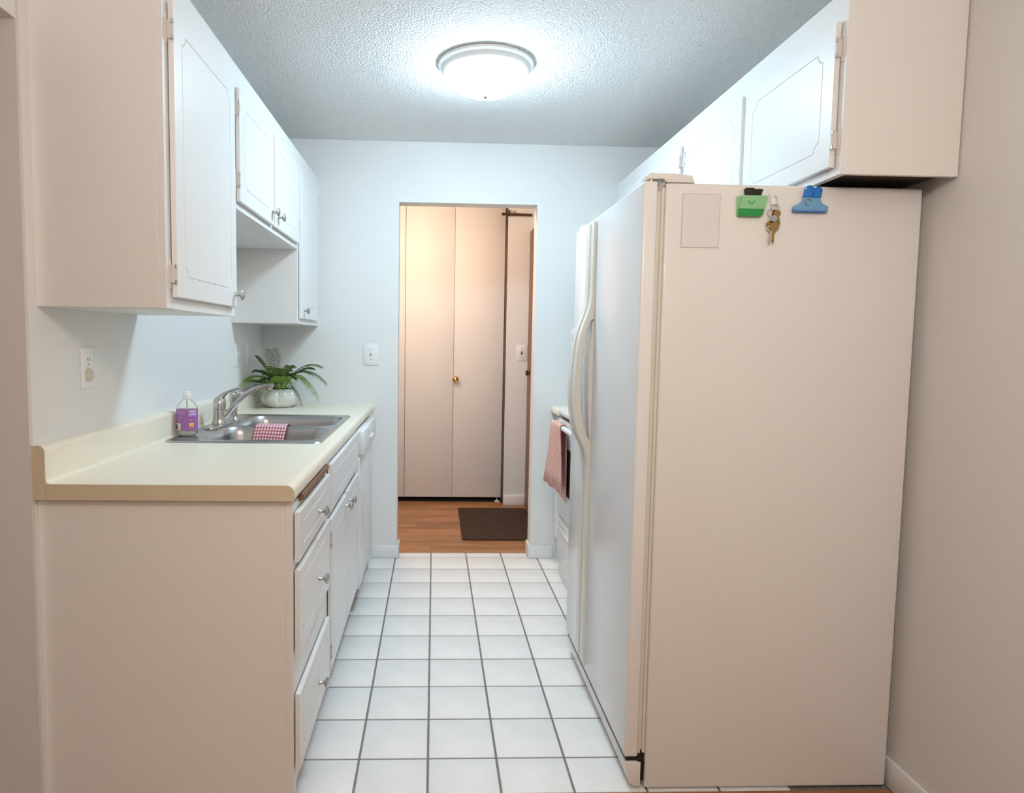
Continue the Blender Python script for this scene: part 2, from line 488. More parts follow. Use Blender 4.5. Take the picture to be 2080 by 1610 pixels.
# baseboards
def baseb(name, x0, x1, y0, y1, h, label):
    struct(name, B(x0, x1, y0, y1, 0.0, h, bev=0.004), 'trim', label, 'baseboard', smooth=True)
bb = bmesh.new()
box(bb, -0.36, DX0+0.012, YB-0.013, YB, 0, 0.078, bev=0.004)
box(bb, DX0, DX0+0.012, YB-0.012, YH, 0, 0.078, bev=0.003)
struct('baseboard_back_left', bb, 'trim', 'short white baseboard left of the hall doorway', 'baseboard', smooth=True)
bb = bmesh.new()
box(bb, DX1-0.012, 0.716, YB-0.013, YB, 0, 0.078, bev=0.004)
box(bb, DX1-0.012, DX1, YB-0.012, YH, 0, 0.078, bev=0.003)
struct('baseboard_back_right', bb, 'trim', 'short white baseboard right of the hall doorway', 'baseboard', smooth=True)
baseb('baseboard_right', XR-0.014, XR, -3.2, 2.6, 0.085, 'long white baseboard along the right wall by the refrigerator')
baseb('baseboard_hall', 0.558, 0.740, 5.061, 5.075, 0.078, 'white baseboard under the hallway light switch')

# closet folding doors
dr = struct('door_1', B(-0.70, 0.545, 5.205, 5.225, 2.34, 2.385), 'dark', 'pale flush folding closet doors with a brass knob', 'door')
for (x0, x1) in ((-0.61, -0.229), (-0.226, 0.1535), (0.1555, 0.546)):
    part('door_leaf', B(x0, x1, 5.16, 5.192, 0.040, 2.372, bev=0.0015), 'closet', dr)
kb = lathe(bmesh.new(), [(0.010, 0), (0.008, 0.010), (0.012, 0.016), (0.024, 0.022), (0.0255, 0.028), (0.021, 0.033), (0.017, 0.030), (0.010, 0.034), (0.0, 0.036)], (0.171, 5.160, 0.983), 'y', 24, sign=-1)
part('door_knob', kb, 'brass', dr, label='round brass closet knob')
pv = B(0.50, 0.535, 5.165, 5.19, 0, 0.010, bev=0.001)
box(pv, 0.514, 0.521, 5.174, 5.181, 0.010, 0.03)
part('pivot_bracket', pv, 'white_plastic', dr, label='small floor pivot bracket')

# brown entrance door in the right hall wall
d2 = struct('door_2', B(0.725, 0.7415, 4.18, 5.06, 0.004, 2.125, bev=0.002), 'brown_door', 'dark brown entrance door at the right end of the hallway', 'door')
kb = lathe(bmesh.new(), [(0.022, 0), (0.022, 0.003), (0.010, 0.005), (0.010, 0.010), (0.019, 0.014), (0.022, 0.021), (0.016, 0.027), (0.0, 0.029)], (0.725, 4.955, 1.05), 'x', 20, sign=-1)
part('door_knob', kb, 'dark', d2, label='dark door knob')

# coat rail high on the hall wall
t = thing('wall_rail', 'thin dark brown rail high beside the closet doors in hallway', 'rail', (0.63, 5.06, 2.255))
part('bar', tube(bmesh.new(), [(0.522, 5.058, 2.253), (0.735, 5.058, 2.250)], 0.010, 8), 'dark', t)
part('end_ball', lathe(bmesh.new(), [(0, -0.013), (0.009, -0.009), (0.013, 0), (0.009, 0.009), (0, 0.013)], (0.515, 5.058, 2.253), 'z', 12), 'dark', t)
part('bracket', B(0.556, 0.566, 5.05, 5.0749, 2.24, 2.285, bev=0.002), 'dark', t)
part('peg', lathe(bmesh.new(), [(0.004, 0), (0.004, 0.012), (0.006, 0.016), (0, 0.02)], (0.60, 5.058, 2.258), 'z', 10), 'dark', t)

# ------------------------------------------------------------------ cabinet kit
def groove_path(y0, y1, z0, z1, c):
    """rectangle with scooped corners, ccw in (y,z)."""
    pts = []
    n = 5
    def scoop(cy, cz, a0, a1):
        for i in range(n+1):
            a = math.radians(a0+(a1-a0)*i/n)
            pts.append((cy+c*math.cos(a), cz+c*math.sin(a)))
    scoop(y0-0.25*c, z0-0.25*c, 78, 12)
    scoop(y1+0.25*c, z0-0.25*c, 168, 102)
    scoop(y1+0.25*c, z1+0.25*c, 258, 192)
    scoop(y0-0.25*c, z1+0.25*c, 348, 282)
    return pts

def offset(pts, d):
    out = []
    n = len(pts)
    for i in range(n):
        p, q, r = Vector(pts[i-1]), Vector(pts[i]), Vector(pts[(i+1) % n])
        e1, e2 = (q-p), (r-q)
        n1 = Vector((e1.y, -e1.x)).normalized(); n2 = Vector((e2.y, -e2.x)).normalized()
        nb = (n1+n2)
        if nb.length < 1e-6: nb = n1
        nb.normalize()
        k = min(1.6, 1/max(0.4, nb.dot(n1)))
        out.append((q.x+nb.x*d*k, q.y+nb.y*d*k))
    return out

def panel_front(face_x, s, y0, y1, z0, z1, th=0.0125, gap=0.0035, inset=0.062, c=0.034, groove=True):
    """cabinet door or drawer front; s=+1 faces +X, s=-1 faces -X. Routed groove is real relief."""
    bm = bmesh.new()
    xb, xf = face_x+s*gap, face_x+s*(gap+th)
    e = 0.0022
    outer = [(y0, z0), (y1, z0), (y1, z1), (y0, z1)]
    inner = [(y0+e, z0+e), (y1-e, z0+e), (y1-e, z1-e), (y0+e, z1-e)]
    Bk = [bm.verts.new((xb, *p)) for p in outer]
    Md = [bm.verts.new((xf-s*e, *p)) for p in outer]
    Fr = [bm.verts.new((xf, *p)) for p in inner]
    bm.faces.new(Bk)
    for A, C in ((Bk, Md), (Md, Fr)):
        for i in range(4):
            bm.faces.new((A[i], A[(i+1) % 4], C[(i+1) % 4], C[i]))
    if groove:
        gp = groove_path(y0+inset, y1-inset, z0+inset, z1-inset, c)
        w = 0.0022
        Lo = [bm.verts.new((xf, *p)) for p in offset(gp, w)]
        Lm = [bm.verts.new((xf-s*0.0026, *p)) for p in gp]
        Li = [bm.verts.new((xf, *p)) for p in offset(gp, -w)]
        n = len(gp)
        for A, C in ((Lo, Lm), (Lm, Li)):
            for i in range(n):
                bm.faces.new((A[i], A[(i+1) % n], C[(i+1) % n], C[i]))
        fill(bm, [Fr, Lo])
        fill(bm, [Li])
    else:
        bm.faces.new(Fr)
    return bm

def knob_bm(x, s, y, z, sc=1.0):
    pr = [(0.0075, 0), (0.0060, 0.003), (0.0048, 0.010), (0.0056, 0.015), (0.0120, 0.019), (0.0165, 0.0225), (0.0165, 0.0255), (0.0125, 0.0295), (0.006, 0.0315), (0, 0.0318)]
    return lathe(bmesh.new(), [(r*sc, h*sc) for r, h in pr], (x, y, z), 'x', 20, sign=s)

def hinge(parent, face_x, s, ydoor, side, z):
    """painted wrap hinge at a door edge; side=-1: plate lies towards smaller y."""
    bm = bmesh.new()
    xa, xb = sorted((face_x, face_x+s*0.0035))
    ya, yb = sorted((ydoor+side*0.001, ydoor+side*0.016))
    box(bm, xa, xb, ya, yb, z-0.024, z+0.024, bev=0.001, seg=1)
    yt = ydoor+side*0.0085
    for dz in (-0.024, 0.024):     # pointed tips of the leaf
        prism(bm, [(yt-0.006, z+dz), (yt+0.006, z+dz), (yt+0.003, z+dz*1.5), (yt-0.003, z+dz*1.5)], 'x', xa, xb)
    xa, xb = sorted((face_x+s*0.003, face_x+s*0.0185))
    ya, yb = sorted((ydoor+side*0.0003, ydoor+side*0.0055))
    box(bm, xa, xb, ya, yb, z-0.022, z+0.022, bev=0.0008, seg=1)
    h = part('hinge', bm, 'hinge_paint', parent)
    for dz in (-0.019, 0.019):
        part('hinge_pin', lathe(bmesh.new(), [(0, -0.0065), (0.0036, -0.005), (0.0036, 0.005), (0, 0.0065)], (face_x+s*0.0165, ydoor+side*0.0052, z+dz), 'z', 10), 'hinge_pin', h)

def cab_door(parent, face_x, s, y0, y1, z0, z1, hinge_side=None, knob=None, name='door', inset=0.062, c=0.034, hz=None, groove=True):
    d = part(name, panel_front(face_x, s, y0, y1, z0, z1, inset=inset, c=c, groove=groove), 'cabinet', parent)
    xf = face_x+s*0.016
    if knob:
        part('knob', knob_bm(xf, s, *knob), 'nickel', d, label='round brushed nickel knob')
    if hinge_side is not None:
        yd = y0 if hinge_side < 0 else y1
        for z in (hz or (z0+0.06, z1-0.07)):
            hinge(d, face_x, s, yd, hinge_side, z)
    return d

def carcass(bm, x_wall, face_x, y0, y1, z0, z1):
    xa, xb = sorted((x_wall, face_x))
    box(bm, xa, xb, y0, y1, z0, z1, bev=0.0012, seg=1)
    return bm

# ------------------------------------------------------------------ left upper cabinets
GU = 'white wall cabinets above the sink worktop'
def frame_bm(face_x, s, y0, y1, z0, z1, st=0.045, rb=0.032, rt=0.08, mid=None):
    xa, xb = sorted((face_x-s*0.018, face_x))
    bm = bmesh.new()
    box(bm, xa, xb, y0, y0+st, z0, z1, bev=0.0008, seg=1)
    box(bm, xa, xb, y1-st, y1, z0, z1, bev=0.0008, seg=1)
    box(bm, xa, xb, y0+st, y1-st, z0, z0+rb)
    box(bm, xa, xb, y0+st, y1-st, z1-rt, z1)
    if mid: box(bm, xa, xb, mid-0.03, mid+0.03, z0+rb, z1-rt)
    return bm

def upper_unit(label, x_wall, face_x, s, y0, y1, z0, z1, group, mid=None, recess=0.0):
    t = thing('upper_cabinet', label, 'cabinet', ((x_wall+face_x)/2, (y0+y1)/2, z0), group)
    xa, xb = sorted((x_wall, face_x-s*0.018))
    if recess:
        bb_ = B(xa, xb, y0+0.012, y1-0.012, z0+recess, z1)
        box(bb_, xa, xb, y0, y0+0.012, z0, z1, bev=0.001, seg=1)
        box(bb_, xa, xb, y1-0.012, y1, z0, z1, bev=0.001, seg=1)
        part('body', bb_, 'cabinet_side', t)
        part('bottom_panel', B(xa+0.002, xb-0.002, y0+0.013, y1-0.013, z0+recess-0.006, z0+recess-0.0005), 'cabinet_in', t, label='dark unpainted underside')  # near-black panel stands in for the shade under the cabinet
    else:
        part('body', B(xa, xb, y0, y1, z0, z1, bev=0.001, seg=1), 'cabinet_side', t)
    part('face_frame', frame_bm(face_x, s, y0, y1, z0, z1, mid=mid), 'cabinet', t)
    return t

t = upper_unit('tall white wall cabinet nearest the camera, over the bare worktop', XL, XUF, 1, 1.672, 2.232, UZ0, UZ1, GU)
cab_door(t, XUF, 1, 1.700, 2.205, 1.382, 2.107, -1, (2.180, 1.422), hz=(1.440, 2.037), inset=0.058)
t = upper_unit('short white two-door wall cabinet above the sink', XL, XUF, 1, 2.2325, 3.243, 1.715, UZ1, GU, mid=2.74)
cab_door(t, XUF, 1, 2.252, 2.722, 1.737, 2.107, -1, (2.690, 1.786), hz=(1.806, 2.038), inset=0.055)
cab_door(t, XUF, 1, 2.742, 3.218, 1.737, 2.107, 1, (2.790, 1.783), hz=(1.820, 2.040), inset=0.055)
t = upper_unit('narrow white wall cabinet in the back corner above the fern', XL, XUF, 1, 3.244, 3.805, 1.357, UZ1, GU)
cab_door(t, XUF, 1, 3.262, 3.735, 1.383, 2.107, 1, (3.315, 1.422), hz=(1.44, 2.045), inset=0.058)

# ------------------------------------------------------------------ right upper cabinets
XRF = 1.035
GR = 'white wall cabinets over the refrigerator and stove'
t = upper_unit('white two-door wall cabinet directly above the refrigerator', XR-0.004, XRF, -1, 1.680, 2.745, 1.722, UZ1, GR, mid=2.205, recess=0.022)
cab_door(t, XRF, -1, 1.702, 2.192, 1.744, 2.108, -1, (2.150, 1.785), hz=(1.812, 2.042), inset=0.055)
cab_door(t, XRF, -1, 2.216, 2.708, 1.744, 2.108, 1, (2.260, 1.785), hz=(1.812, 2.042), inset=0.055)
t = upper_unit('white two-door wall cabinet beyond the refrigerator, by the back wall', XR-0.004, XRF, -1, 2.746, 3.805, 1.722, UZ1, GR, mid=3.28)
cab_door(t, XRF, -1, 2.775, 3.262, 1.744, 2.108, -1, (3.220, 1.785), hz=(1.812, 2.042), inset=0.055)
cab_door(t, XRF, -1, 3.286, 3.775, 1.744, 2.108, 1, (3.330, 1.785), hz=(1.812, 2.042), inset=0.055)

# ------------------------------------------------------------------ left base cabinets
GB = 'white base cabinets under the sink worktop'
def base_body(t, y0, y1, near_panel=False):
    bm = B(XL, XBF-0.018, y0, y1, 0.10, 0.8735, bev=0.001, seg=1)
    part('body', bm, 'cabinet_side', t)
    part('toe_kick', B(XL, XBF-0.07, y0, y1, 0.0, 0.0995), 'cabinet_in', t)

t = thing('base_cabinet', 'white three-drawer base cabinet at the near end of the worktop', 'cabinet', (-0.67, 1.91, 0), GB)
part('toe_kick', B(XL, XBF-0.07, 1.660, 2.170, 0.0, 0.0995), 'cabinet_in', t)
part('body', B(XL, XBF-0.018, 1.660, 2.170, 0.10, 0.8735), 'cabinet_side', t)
part('end_panel', B(XL, XBF-0.018, 1.653, 1.6598, 0.0, 0.8735, bev=0.001, seg=1), 'cabinet_side', t)
fb = bmesh.new()
xa, xb = XBF-0.018, XBF
box(fb, xa, xb, 1.6525, 1.685, 0.0, 0.8735, bev=0.001, seg=1)
box(fb, xa, xb, 2.130, 2.170, 0.10, 0.8735, bev=0.001, seg=1)
for z0, z1 in ((0.10, 0.165), (0.345, 0.47), (0.67, 0.72), (0.82, 0.860), (0.866, 0.8735)):
    box(fb, xa, xb, 1.685, 2.130, z0, z1)
part('face_frame', fb, 'cabinet', t)
for z0, z1, kz in ((0.708, 0.838, 0.767), (0.459, 0.686, 0.560), (0.146, 0.354, 0.234)):
    cab_door(t, XBF, 1, 1.662, 2.150, z0, z1, None, (1.945, kz), name='drawer', inset=0.036 if z1-z0 < 0.2 else 0.040, c=0.030)
part('cutting_board', prism(bmesh.new(), [(-0.62, 0.851), (-0.349, 0.851), (-0.343, 0.855), (-0.341, 0.863), (-0.344, 0.870), (-0.350, 0.872), (-0.62, 0.872)], 'y', 1.728, 2.145), 'brown_board', t, label='dark brown pull-out cutting board edge')

t = thing('base_cabinet', 'white two-door sink base cabinet with false drawer front', 'cabinet', (-0.67, 2.59, 0), GB)
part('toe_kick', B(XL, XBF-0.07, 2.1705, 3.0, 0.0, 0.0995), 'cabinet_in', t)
cb = bmesh.new()
box(cb, XL, XBF-0.018, 2.1705, 2.197, 0.10, 0.8735)
box(cb, XL, XBF-0.018, 2.197, 3.0, 0.10, 0.112)
box(cb, XL, XL+0.01, 2.197, 3.0, 0.112, 0.8735)
part('body', cb, 'cabinet_side', t)
fb = bmesh.new()
box(fb, xa, xb, 2.1705, 2.215, 0.10, 0.8735, bev=0.001, seg=1)
box(fb, xa, xb, 2.965, 3.0, 0.10, 0.8735, bev=0.001, seg=1)
box(fb, xa, xb, 2.56, 2.61, 0.165, 0.66)
for z0, z1 in ((0.10, 0.165), (0.66, 0.72), (0.845, 0.8735)):
    box(fb, xa, xb, 2.215, 2.965, z0, z1)
part('face_frame', fb, 'cabinet', t)
cab_door(t, XBF, 1, 2.190, 2.985, 0.702, 0.862, name='false_front', inset=0.040, c=0.030)
cab_door(t, XBF, 1, 2.190, 2.578, 0.148, 0.674, -1, (2.540, 0.632), hz=(0.215, 0.605), inset=0.055)
cab_door(t, XBF, 1, 2.597, 2.985, 0.148, 0.674, 1, (2.640, 0.630), hz=(0.215, 0.605), inset=0.055)

# dishwasher
t = thing('dishwasher', 'white dishwasher at the back end of the worktop', 'dishwasher', (-0.66, 3.31, 0))
part('tub', B(XL+0.02, -0.372, 3.122, 3.612, 0.11, 0.868), 'appliance', t)
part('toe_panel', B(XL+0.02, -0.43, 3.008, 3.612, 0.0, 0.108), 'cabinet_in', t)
part('door', B(-0.3715, -0.338, 3.010, 3.610, 0.112, 0.742, bev=0.004), 'appliance', t)
cp = B(-0.3715, -0.318, 3.010, 3.610, 0.748, 0.862, bev=0.006)
cpo = part('control_panel', cp, 'appliance', t)
hm = bmesh.new()
prism(hm, [(3.20, 0.846), (3.42, 0.846), (3.39, 0.800), (3.23, 0.800)], 'x', -0.3179, -0.3165)
part('handle_recess', hm, 'white_plastic', cpo, label='scooped latch handle')
lp = bmesh.new()
prism(lp, [(3.23, 0.803), (3.39, 0.803), (3.385, 0.797), (3.235, 0.797)], 'x', -0.3164, -0.306)
part('handle_lip', lp, 'white_plastic', cpo)
# filler strip to the back wall
solo('filler_panel', B(XL+0.3, XBF, 3.615, 3.805, 0.0, 0.8735, bev=0.001, seg=1), 'cabinet', 'white filler panel between the dishwasher and the back wall', 'panel')

# ------------------------------------------------------------------ worktop with backsplash (left)
def arc(cx, cz, r, a0, a1, n=6):
    return [(cx+r*math.cos(math.radians(a0+(a1-a0)*i/n)), cz+r*math.sin(math.radians(a0+(a1-a0)*i/n))) for i in range(n+1)]
ZT = 0.914
def ctop_profile(x_wall, x_front, full='all'):
    s = 1 if x_front > x_wall else -1
    f = lambda pts: [(x_wall+s*p[0], p[1]) for p in pts]
    D = abs(x_front-x_wall)
    back = [(0.0, 0.874), (0.0, 1.0095)] + arc(0.032-0.016, 1.0095-0.016, 0.016, 90, 0) + [(0.032, ZT+0.012)] + arc(0.032+0.012, ZT+0.012, 0.012, 180, 270, 4)
    front = arc(D-0.020, ZT-0.020, 0.020, 90, 0) + [(D, 0.880), (D-0.006, 0.874)]
    if full == 'all': return f(back+front)
    if full == 'back': return f(back+[(0.058, ZT), (0.058, 0.874)])
    if full == 'front': return f([(0.594, 0.874), (0.594, ZT)]+front)
ct = thing('worktop', 'cream laminate worktop with rounded edge and low backsplash, under the sink', 'worktop', (-0.67, 2.72, 0.874))
bm = bmesh.new()
XCF = -0.3464
prism(bm, ctop_profile(XL, XCF), 'y', YN+0.0015, 2.325)
prism(bm, ctop_profile(XL, XCF, 'back'), 'y', 2.325, 3.135)
prism(bm, ctop_profile(XL, XCF, 'front'), 'y', 2.325, 3.135)
prism(bm, ctop_profile(XL, XCF), 'y', 3.135, 3.8055)
part('slab', bm, 'laminate', ct)
ep = [p for p in ctop_profile(XL, XCF)]
part('end_cap', prism(bmesh.new(), [(-0.957, 0.874), (-0.957, ZT)] + [(XL+q[0]-0.0, q[1]) for q in []] + arc(XCF-0.020, ZT-0.020, 0.020, 90, 0) + [(XCF, 0.880), (XCF-0.006, 0.874)], 'y', YN, YN+0.0014), 'laminate_edge', ct, label='tan laminate edge strip')
part('end_cap', prism(bmesh.new(), [(XL, 0.874), (XL, 1.0095)] + arc(XL+0.016, 1.0095-0.016, 0.016, 90, 0) + [(XL+0.0312, 0.874)], 'y', YN, YN+0.0014), 'laminate_edge', ct, label='tan laminate backsplash end')

# ------------------------------------------------------------------ sink
SX0, SX1, SY0, SY1 = -0.945, -0.395, 2.300, 3.158
sk = thing('kitchen_sink', 'stainless steel double-bowl sink set in the cream worktop', 'sink', (-0.67, 2.73, ZT))
bm = bmesh.new()
def ring(pts, z): return [bm.verts.new((p[0], p[1], z)) for p in pts]
scx, scy = (SX0+SX1)/2, (SY0+SY1)/2
def bridge(A, C):
    n = len(A)
    for i in range(n): bm.faces.new((A[i], A[(i+1) % n], C[(i+1) % n], C[i]))
o1 = ring(rrect(scx, scy, SX1-SX0, SY1-SY0, 0.030), ZT+0.0006)
o2 = ring(rrect(scx, scy, SX1-SX0-0.010, SY1-SY0-0.010, 0.026), ZT+0.0055)
o3 = ring(rrect(scx, scy, SX1-SX0-0.022, SY1-SY0-0.022, 0.022), ZT+0.0035)
bridge(o1, o2); bridge(o2, o3)
holes = []
bowls = [(-0.632, 2.531, 0.420, 0.352), (-0.632, 2.930, 0.420, 0.352)]
for cx, cy, w, h in bowls:
    holes.append(ring(rrect(cx, cy, w, h, 0.065), ZT+0.0035))
fill(bm, [o3]+holes)
rim_faces = len(bm.faces)
for (cx, cy, w, h), hl in zip(bowls, holes):
    prev = hl
    for dw, dz, r in ((0.010, -0.006, 0.062), (0.022, -0.030, 0.058), (0.034, -0.130, 0.055), (0.070, -0.155, 0.050), (0.130, -0.162, 0.045)):
        cur = ring(rrect(cx, cy, w-dw, h-dw, r), ZT+0.0035+dz)
        bridge(prev, cur); prev = cur
    bm.faces.new(prev)
part('basin', bm, 'steel', sk)
for cx, cy, w, h in bowls:
    d = part('drain', lathe(bmesh.new(), [(0.045, 0), (0.045, 0.003), (0.036, 0.004), (0.030, 0.001), (0.0, 0.001)], (cx, cy, ZT-0.1582), 'z', 24), 'nickel', sk)

# faucet
fc = thing('faucet', 'brushed nickel single-lever faucet arching over the sink', 'faucet', (-0.885, 2.72, ZT+0.0036))
zf = ZT+0.0036
part('base_plate', prism(bmesh.new(), rrect(-0.886, 2.725, 0.052, 0.255, 0.0255, 8), 'z', zf, zf+0.010, bev=0.003), 'nickel', fc)
fx, fy = -0.882, 2.722
part('body', lathe(bmesh.new(), [(0.030, 0.0), (0.030, 0.006), (0.027, 0.014), (0.0255, 0.022), (0.0255, 0.060), (0.0235, 0.0612), (0.0235, 0.0625), (0.0255, 0.0637), (0.0255, 0.085), (0.023, 0.100), (0.016, 0.110), (0.0, 0.114)], (fx, fy, zf+0.010), 'z', 28), 'nickel', fc)
lv = bez((fx-0.004, fy, zf+0.096), (fx+0.006, fy, zf+0.135), (fx+0.04, fy, zf+0.150), (fx+0.082, fy, zf+0.158), 14)
part('lever', tube(bmesh.new(), lv, [0.0225-0.0145*min(1, i/8) for i in range(15)], 14, flat=(Vector((0, 0, 1)), 0.62)), 'nickel', fc)
sp = bez((fx+0.018, fy, zf+0.034), (fx+0.075, fy, zf+0.110), (fx+0.12, fy, zf+0.165), (fx+0.212, fy, zf+0.171), 20)
sp.append(sp[-1]+Vector((0.006, 0, -0.003)))
part('spout', tube(bmesh.new(), sp, [0.0112]*6+[0.0100]*8+[0.0090]*8, 14), 'nickel', fc)
part('aerator', lathe(bmesh.new(), [(0.0095, 0), (0.0095, -0.014), (0.007, -0.015), (0, -0.015)], (fx+0.209, fy, zf+0.166), 'z', 16), 'nickel', fc)

ss = thing('sink_sprayer', 'brushed nickel side sprayer standing behind the faucet', 'sprayer', (-0.885, 2.905, zf))
part('flange', lathe(bmesh.new(), [(0.026, 0), (0.026, 0.004), (0.018, 0.012), (0.014, 0.022), (0.0, 0.022)], (-0.880, 2.905, zf), 'z', 22), 'nickel', ss)
part('wand', lathe(bmesh.new(), [(0.0, 0.0222), (0.0155, 0.0222), (0.0155, 0.034), (0.0135, 0.035), (0.0135, 0.037), (0.0155, 0.038), (0.0158, 0.075), (0.0175, 0.098), (0.020, 0.110), (0.017, 0.124), (0.009, 0.130), (0.0, 0.131)], (-0.880, 2.905, zf), 'z', 22), 'nickel', ss)
part('trigger', prism(bmesh.new(), [(-0.862, zf+0.092), (-0.850, zf+0.108), (-0.852, zf+0.122), (-0.868, zf+0.122), (-0.868, zf+0.092)], 'y', 2.898, 2.912, bev=0.001), 'nickel', ss)

# dishcloth over the sink divider
bm = bmesh.new()
uvl = bm.loops.layers.uv.new('uv')
prof = [(2.786, 0.862), (2.785, 0.898), (2.779, 0.9185), (2.762, 0.9225), (2.731, 0.9225), (2.700, 0.9225), (2.683, 0.9185), (2.676, 0.900), (2.672, 0.878), (2.668, 0.856)]
nx = 16
grid = []
for i in range(nx+1):
    u = i/nx
    col = []
    for k, (yy, zz) in enumerate(prof):
        hang = max(0, k-5)/4
        wv = 0.0035*math.sin(u*11+k*0.5)*(0.25+hang)
        x = -0.732+0.128*u+0.004*math.sin(k*1.3)
        col.append(bm.verts.new((x, yy-0.004*hang-abs(wv)*0.8, zz+0.003*math.sin(u*5)*hang+(0.0006 if k in (3, 4, 5) else 0))))
    grid.append(col)
for i in range(nx):
    for k in range(len(prof)-1):
        f = bm.faces.new((grid[i][k], grid[i+1][k], grid[i+1][k+1], grid[i][k+1]))
        for lp, (a, b_) in zip(f.loops, ((i, k), (i+1, k), (i+1, k+1), (i, k+1))):
            lp[uvl].uv = (a/nx, b_/(len(prof)-1))
dc = solo('dishcloth', bm, 'dishcloth', 'small red and white checked dishcloth over the sink divider', 'cloth')
md = dc.modifiers.new('thick', 'SOLIDIFY'); md.thickness = 0.0022; md.offset = 1

# soap bottle on the sink ledge
bx, by, bz = -0.914, 2.452, ZT+0.0062
sb = thing('soap_bottle', 'clear plastic bottle with a purple label beside the faucet', 'bottle', (bx, by, bz))
ell = dict(sx=1.0, sy=0.62)
part('bottle', lathe(bmesh.new(), [(0.030, 0.0), (0.036, 0.003), (0.0385, 0.010), (0.0385, 0.098), (0.0365, 0.106), (0.029, 0.118), (0.018, 0.129), (0.0125, 0.133), (0.0125, 0.140), (0.0, 0.140)], (bx, by, bz), 'z', 36, **ell), 'bottle', sb)
part('label', lathe(bmesh.new(), [(0.0378, 0.0175), (0.0392, 0.0175), (0.0392, 0.096), (0.0378, 0.096)], (bx, by, bz), 'z', 48, **ell), 'label', sb, label='purple wrap label')
part('soap', lathe(bmesh.new(), [(0.028, 0.0015), (0.0350, 0.005), (0.0370, 0.010), (0.0370, 0.0172), (0, 0.0172)], (bx, by, bz), 'z', 36, **ell), 'soap', sb)
cp = part('cap', lathe(bmesh.new(), [(0.0150, 0.133), (0.0155, 0.135), (0.0155, 0.150), (0.0145, 0.152), (0.0125, 0.1535), (0.0120, 0.160), (0.009, 0.162), (0, 0.162)], (bx, by, bz), 'z', 24), 'white_plastic', sb)
part('dip_tube', tube(bmesh.new(), [(bx+0.002, by, bz+0.012), (bx, by, bz+0.132)], 0.003, 8), 'white_plastic', sb)
def patch(name, a0, a1, z0, z1, m, off=0.0396):
    bm = bmesh.new()
    n = 6
    rows = []
    for zz in (z0, z1):
        rows.append([bm.verts.new((bx+off*math.cos(math.radians(a0+(a1-a0)*i/n)), by+off*0.62*math.sin(math.radians(a0+(a1-a0)*i/n))-0.0001, bz+zz)) for i in range(n+1)])
    for i in range(n): bm.faces.new((rows[0][i], rows[0][i+1], rows[1][i+1], rows[1][i]))
    o = part(name, bm, m, sb)
    s = o.modifiers.new('thick', 'SOLIDIFY'); s.thickness = 0.0003
for z0, z1, a0, a1 in ((0.084, 0.088, 200, 262), (0.078, 0.082, 200, 262), (0.066, 0.070, 200, 250), (0.059, 0.062, 200, 250), (0.053, 0.056, 200, 246)):
    patch('label_line', a0, a1, z0, z1, 'label_text')
patch('label_line', 290, 332, 0.087, 0.092, 'label_white')
patch('label_line', 290, 335, 0.070, 0.084, 'label_violet')
patch('label_line', 298, 308, 0.054, 0.060, 'label_text')
patch('barcode_panel', 196, 246, 0.019, 0.045, 'label_white')
patch('barcode', 200, 224, 0.023, 0.041, 'label_dark', 0.0400)
patch('orange_square', 292, 318, 0.030, 0.047, 'label_orange')
patch('label_line', 292, 318, 0.0255, 0.0285, 'label_text')

# ------------------------------------------------------------------ fern in ceramic pot
px_, py_, pz_ = -0.834, 3.570, ZT+0.0005
pf = thing('potted_fern', 'green fern in a pearly white gathered pot in the corner', 'plant', (px_, py_, pz_))
def pmod(a, h):
    k = abs(math.sin(4.5*a+0.5*math.sin(2*a)+3.0*h))
    return 1+(0.16*k**0.5-0.10)*min(1, h*25)+0.02*math.sin(3*a+1)
part('pot', lathe(bmesh.new(), [(0.060, 0), (0.072, 0.002), (0.092, 0.018), (0.102, 0.042), (0.101, 0.062), (0.090, 0.084), (0.078, 0.096), (0.074, 0.099), (0.070, 0.096), (0.068, 0.080), (0.0, 0.078)], (px_, py_, pz_), 'z', 72, mod=pmod), 'ceramic', pf)
part('moss', lathe(bmesh.new(), [(0.066, 0.079), (0.060, 0.090), (0.040, 0.104), (0.0, 0.110)], (px_, py_, pz_), 'z', 20, mod=lambda a, h: 1+0.06*math.sin(5*a)), 'soil', pf)

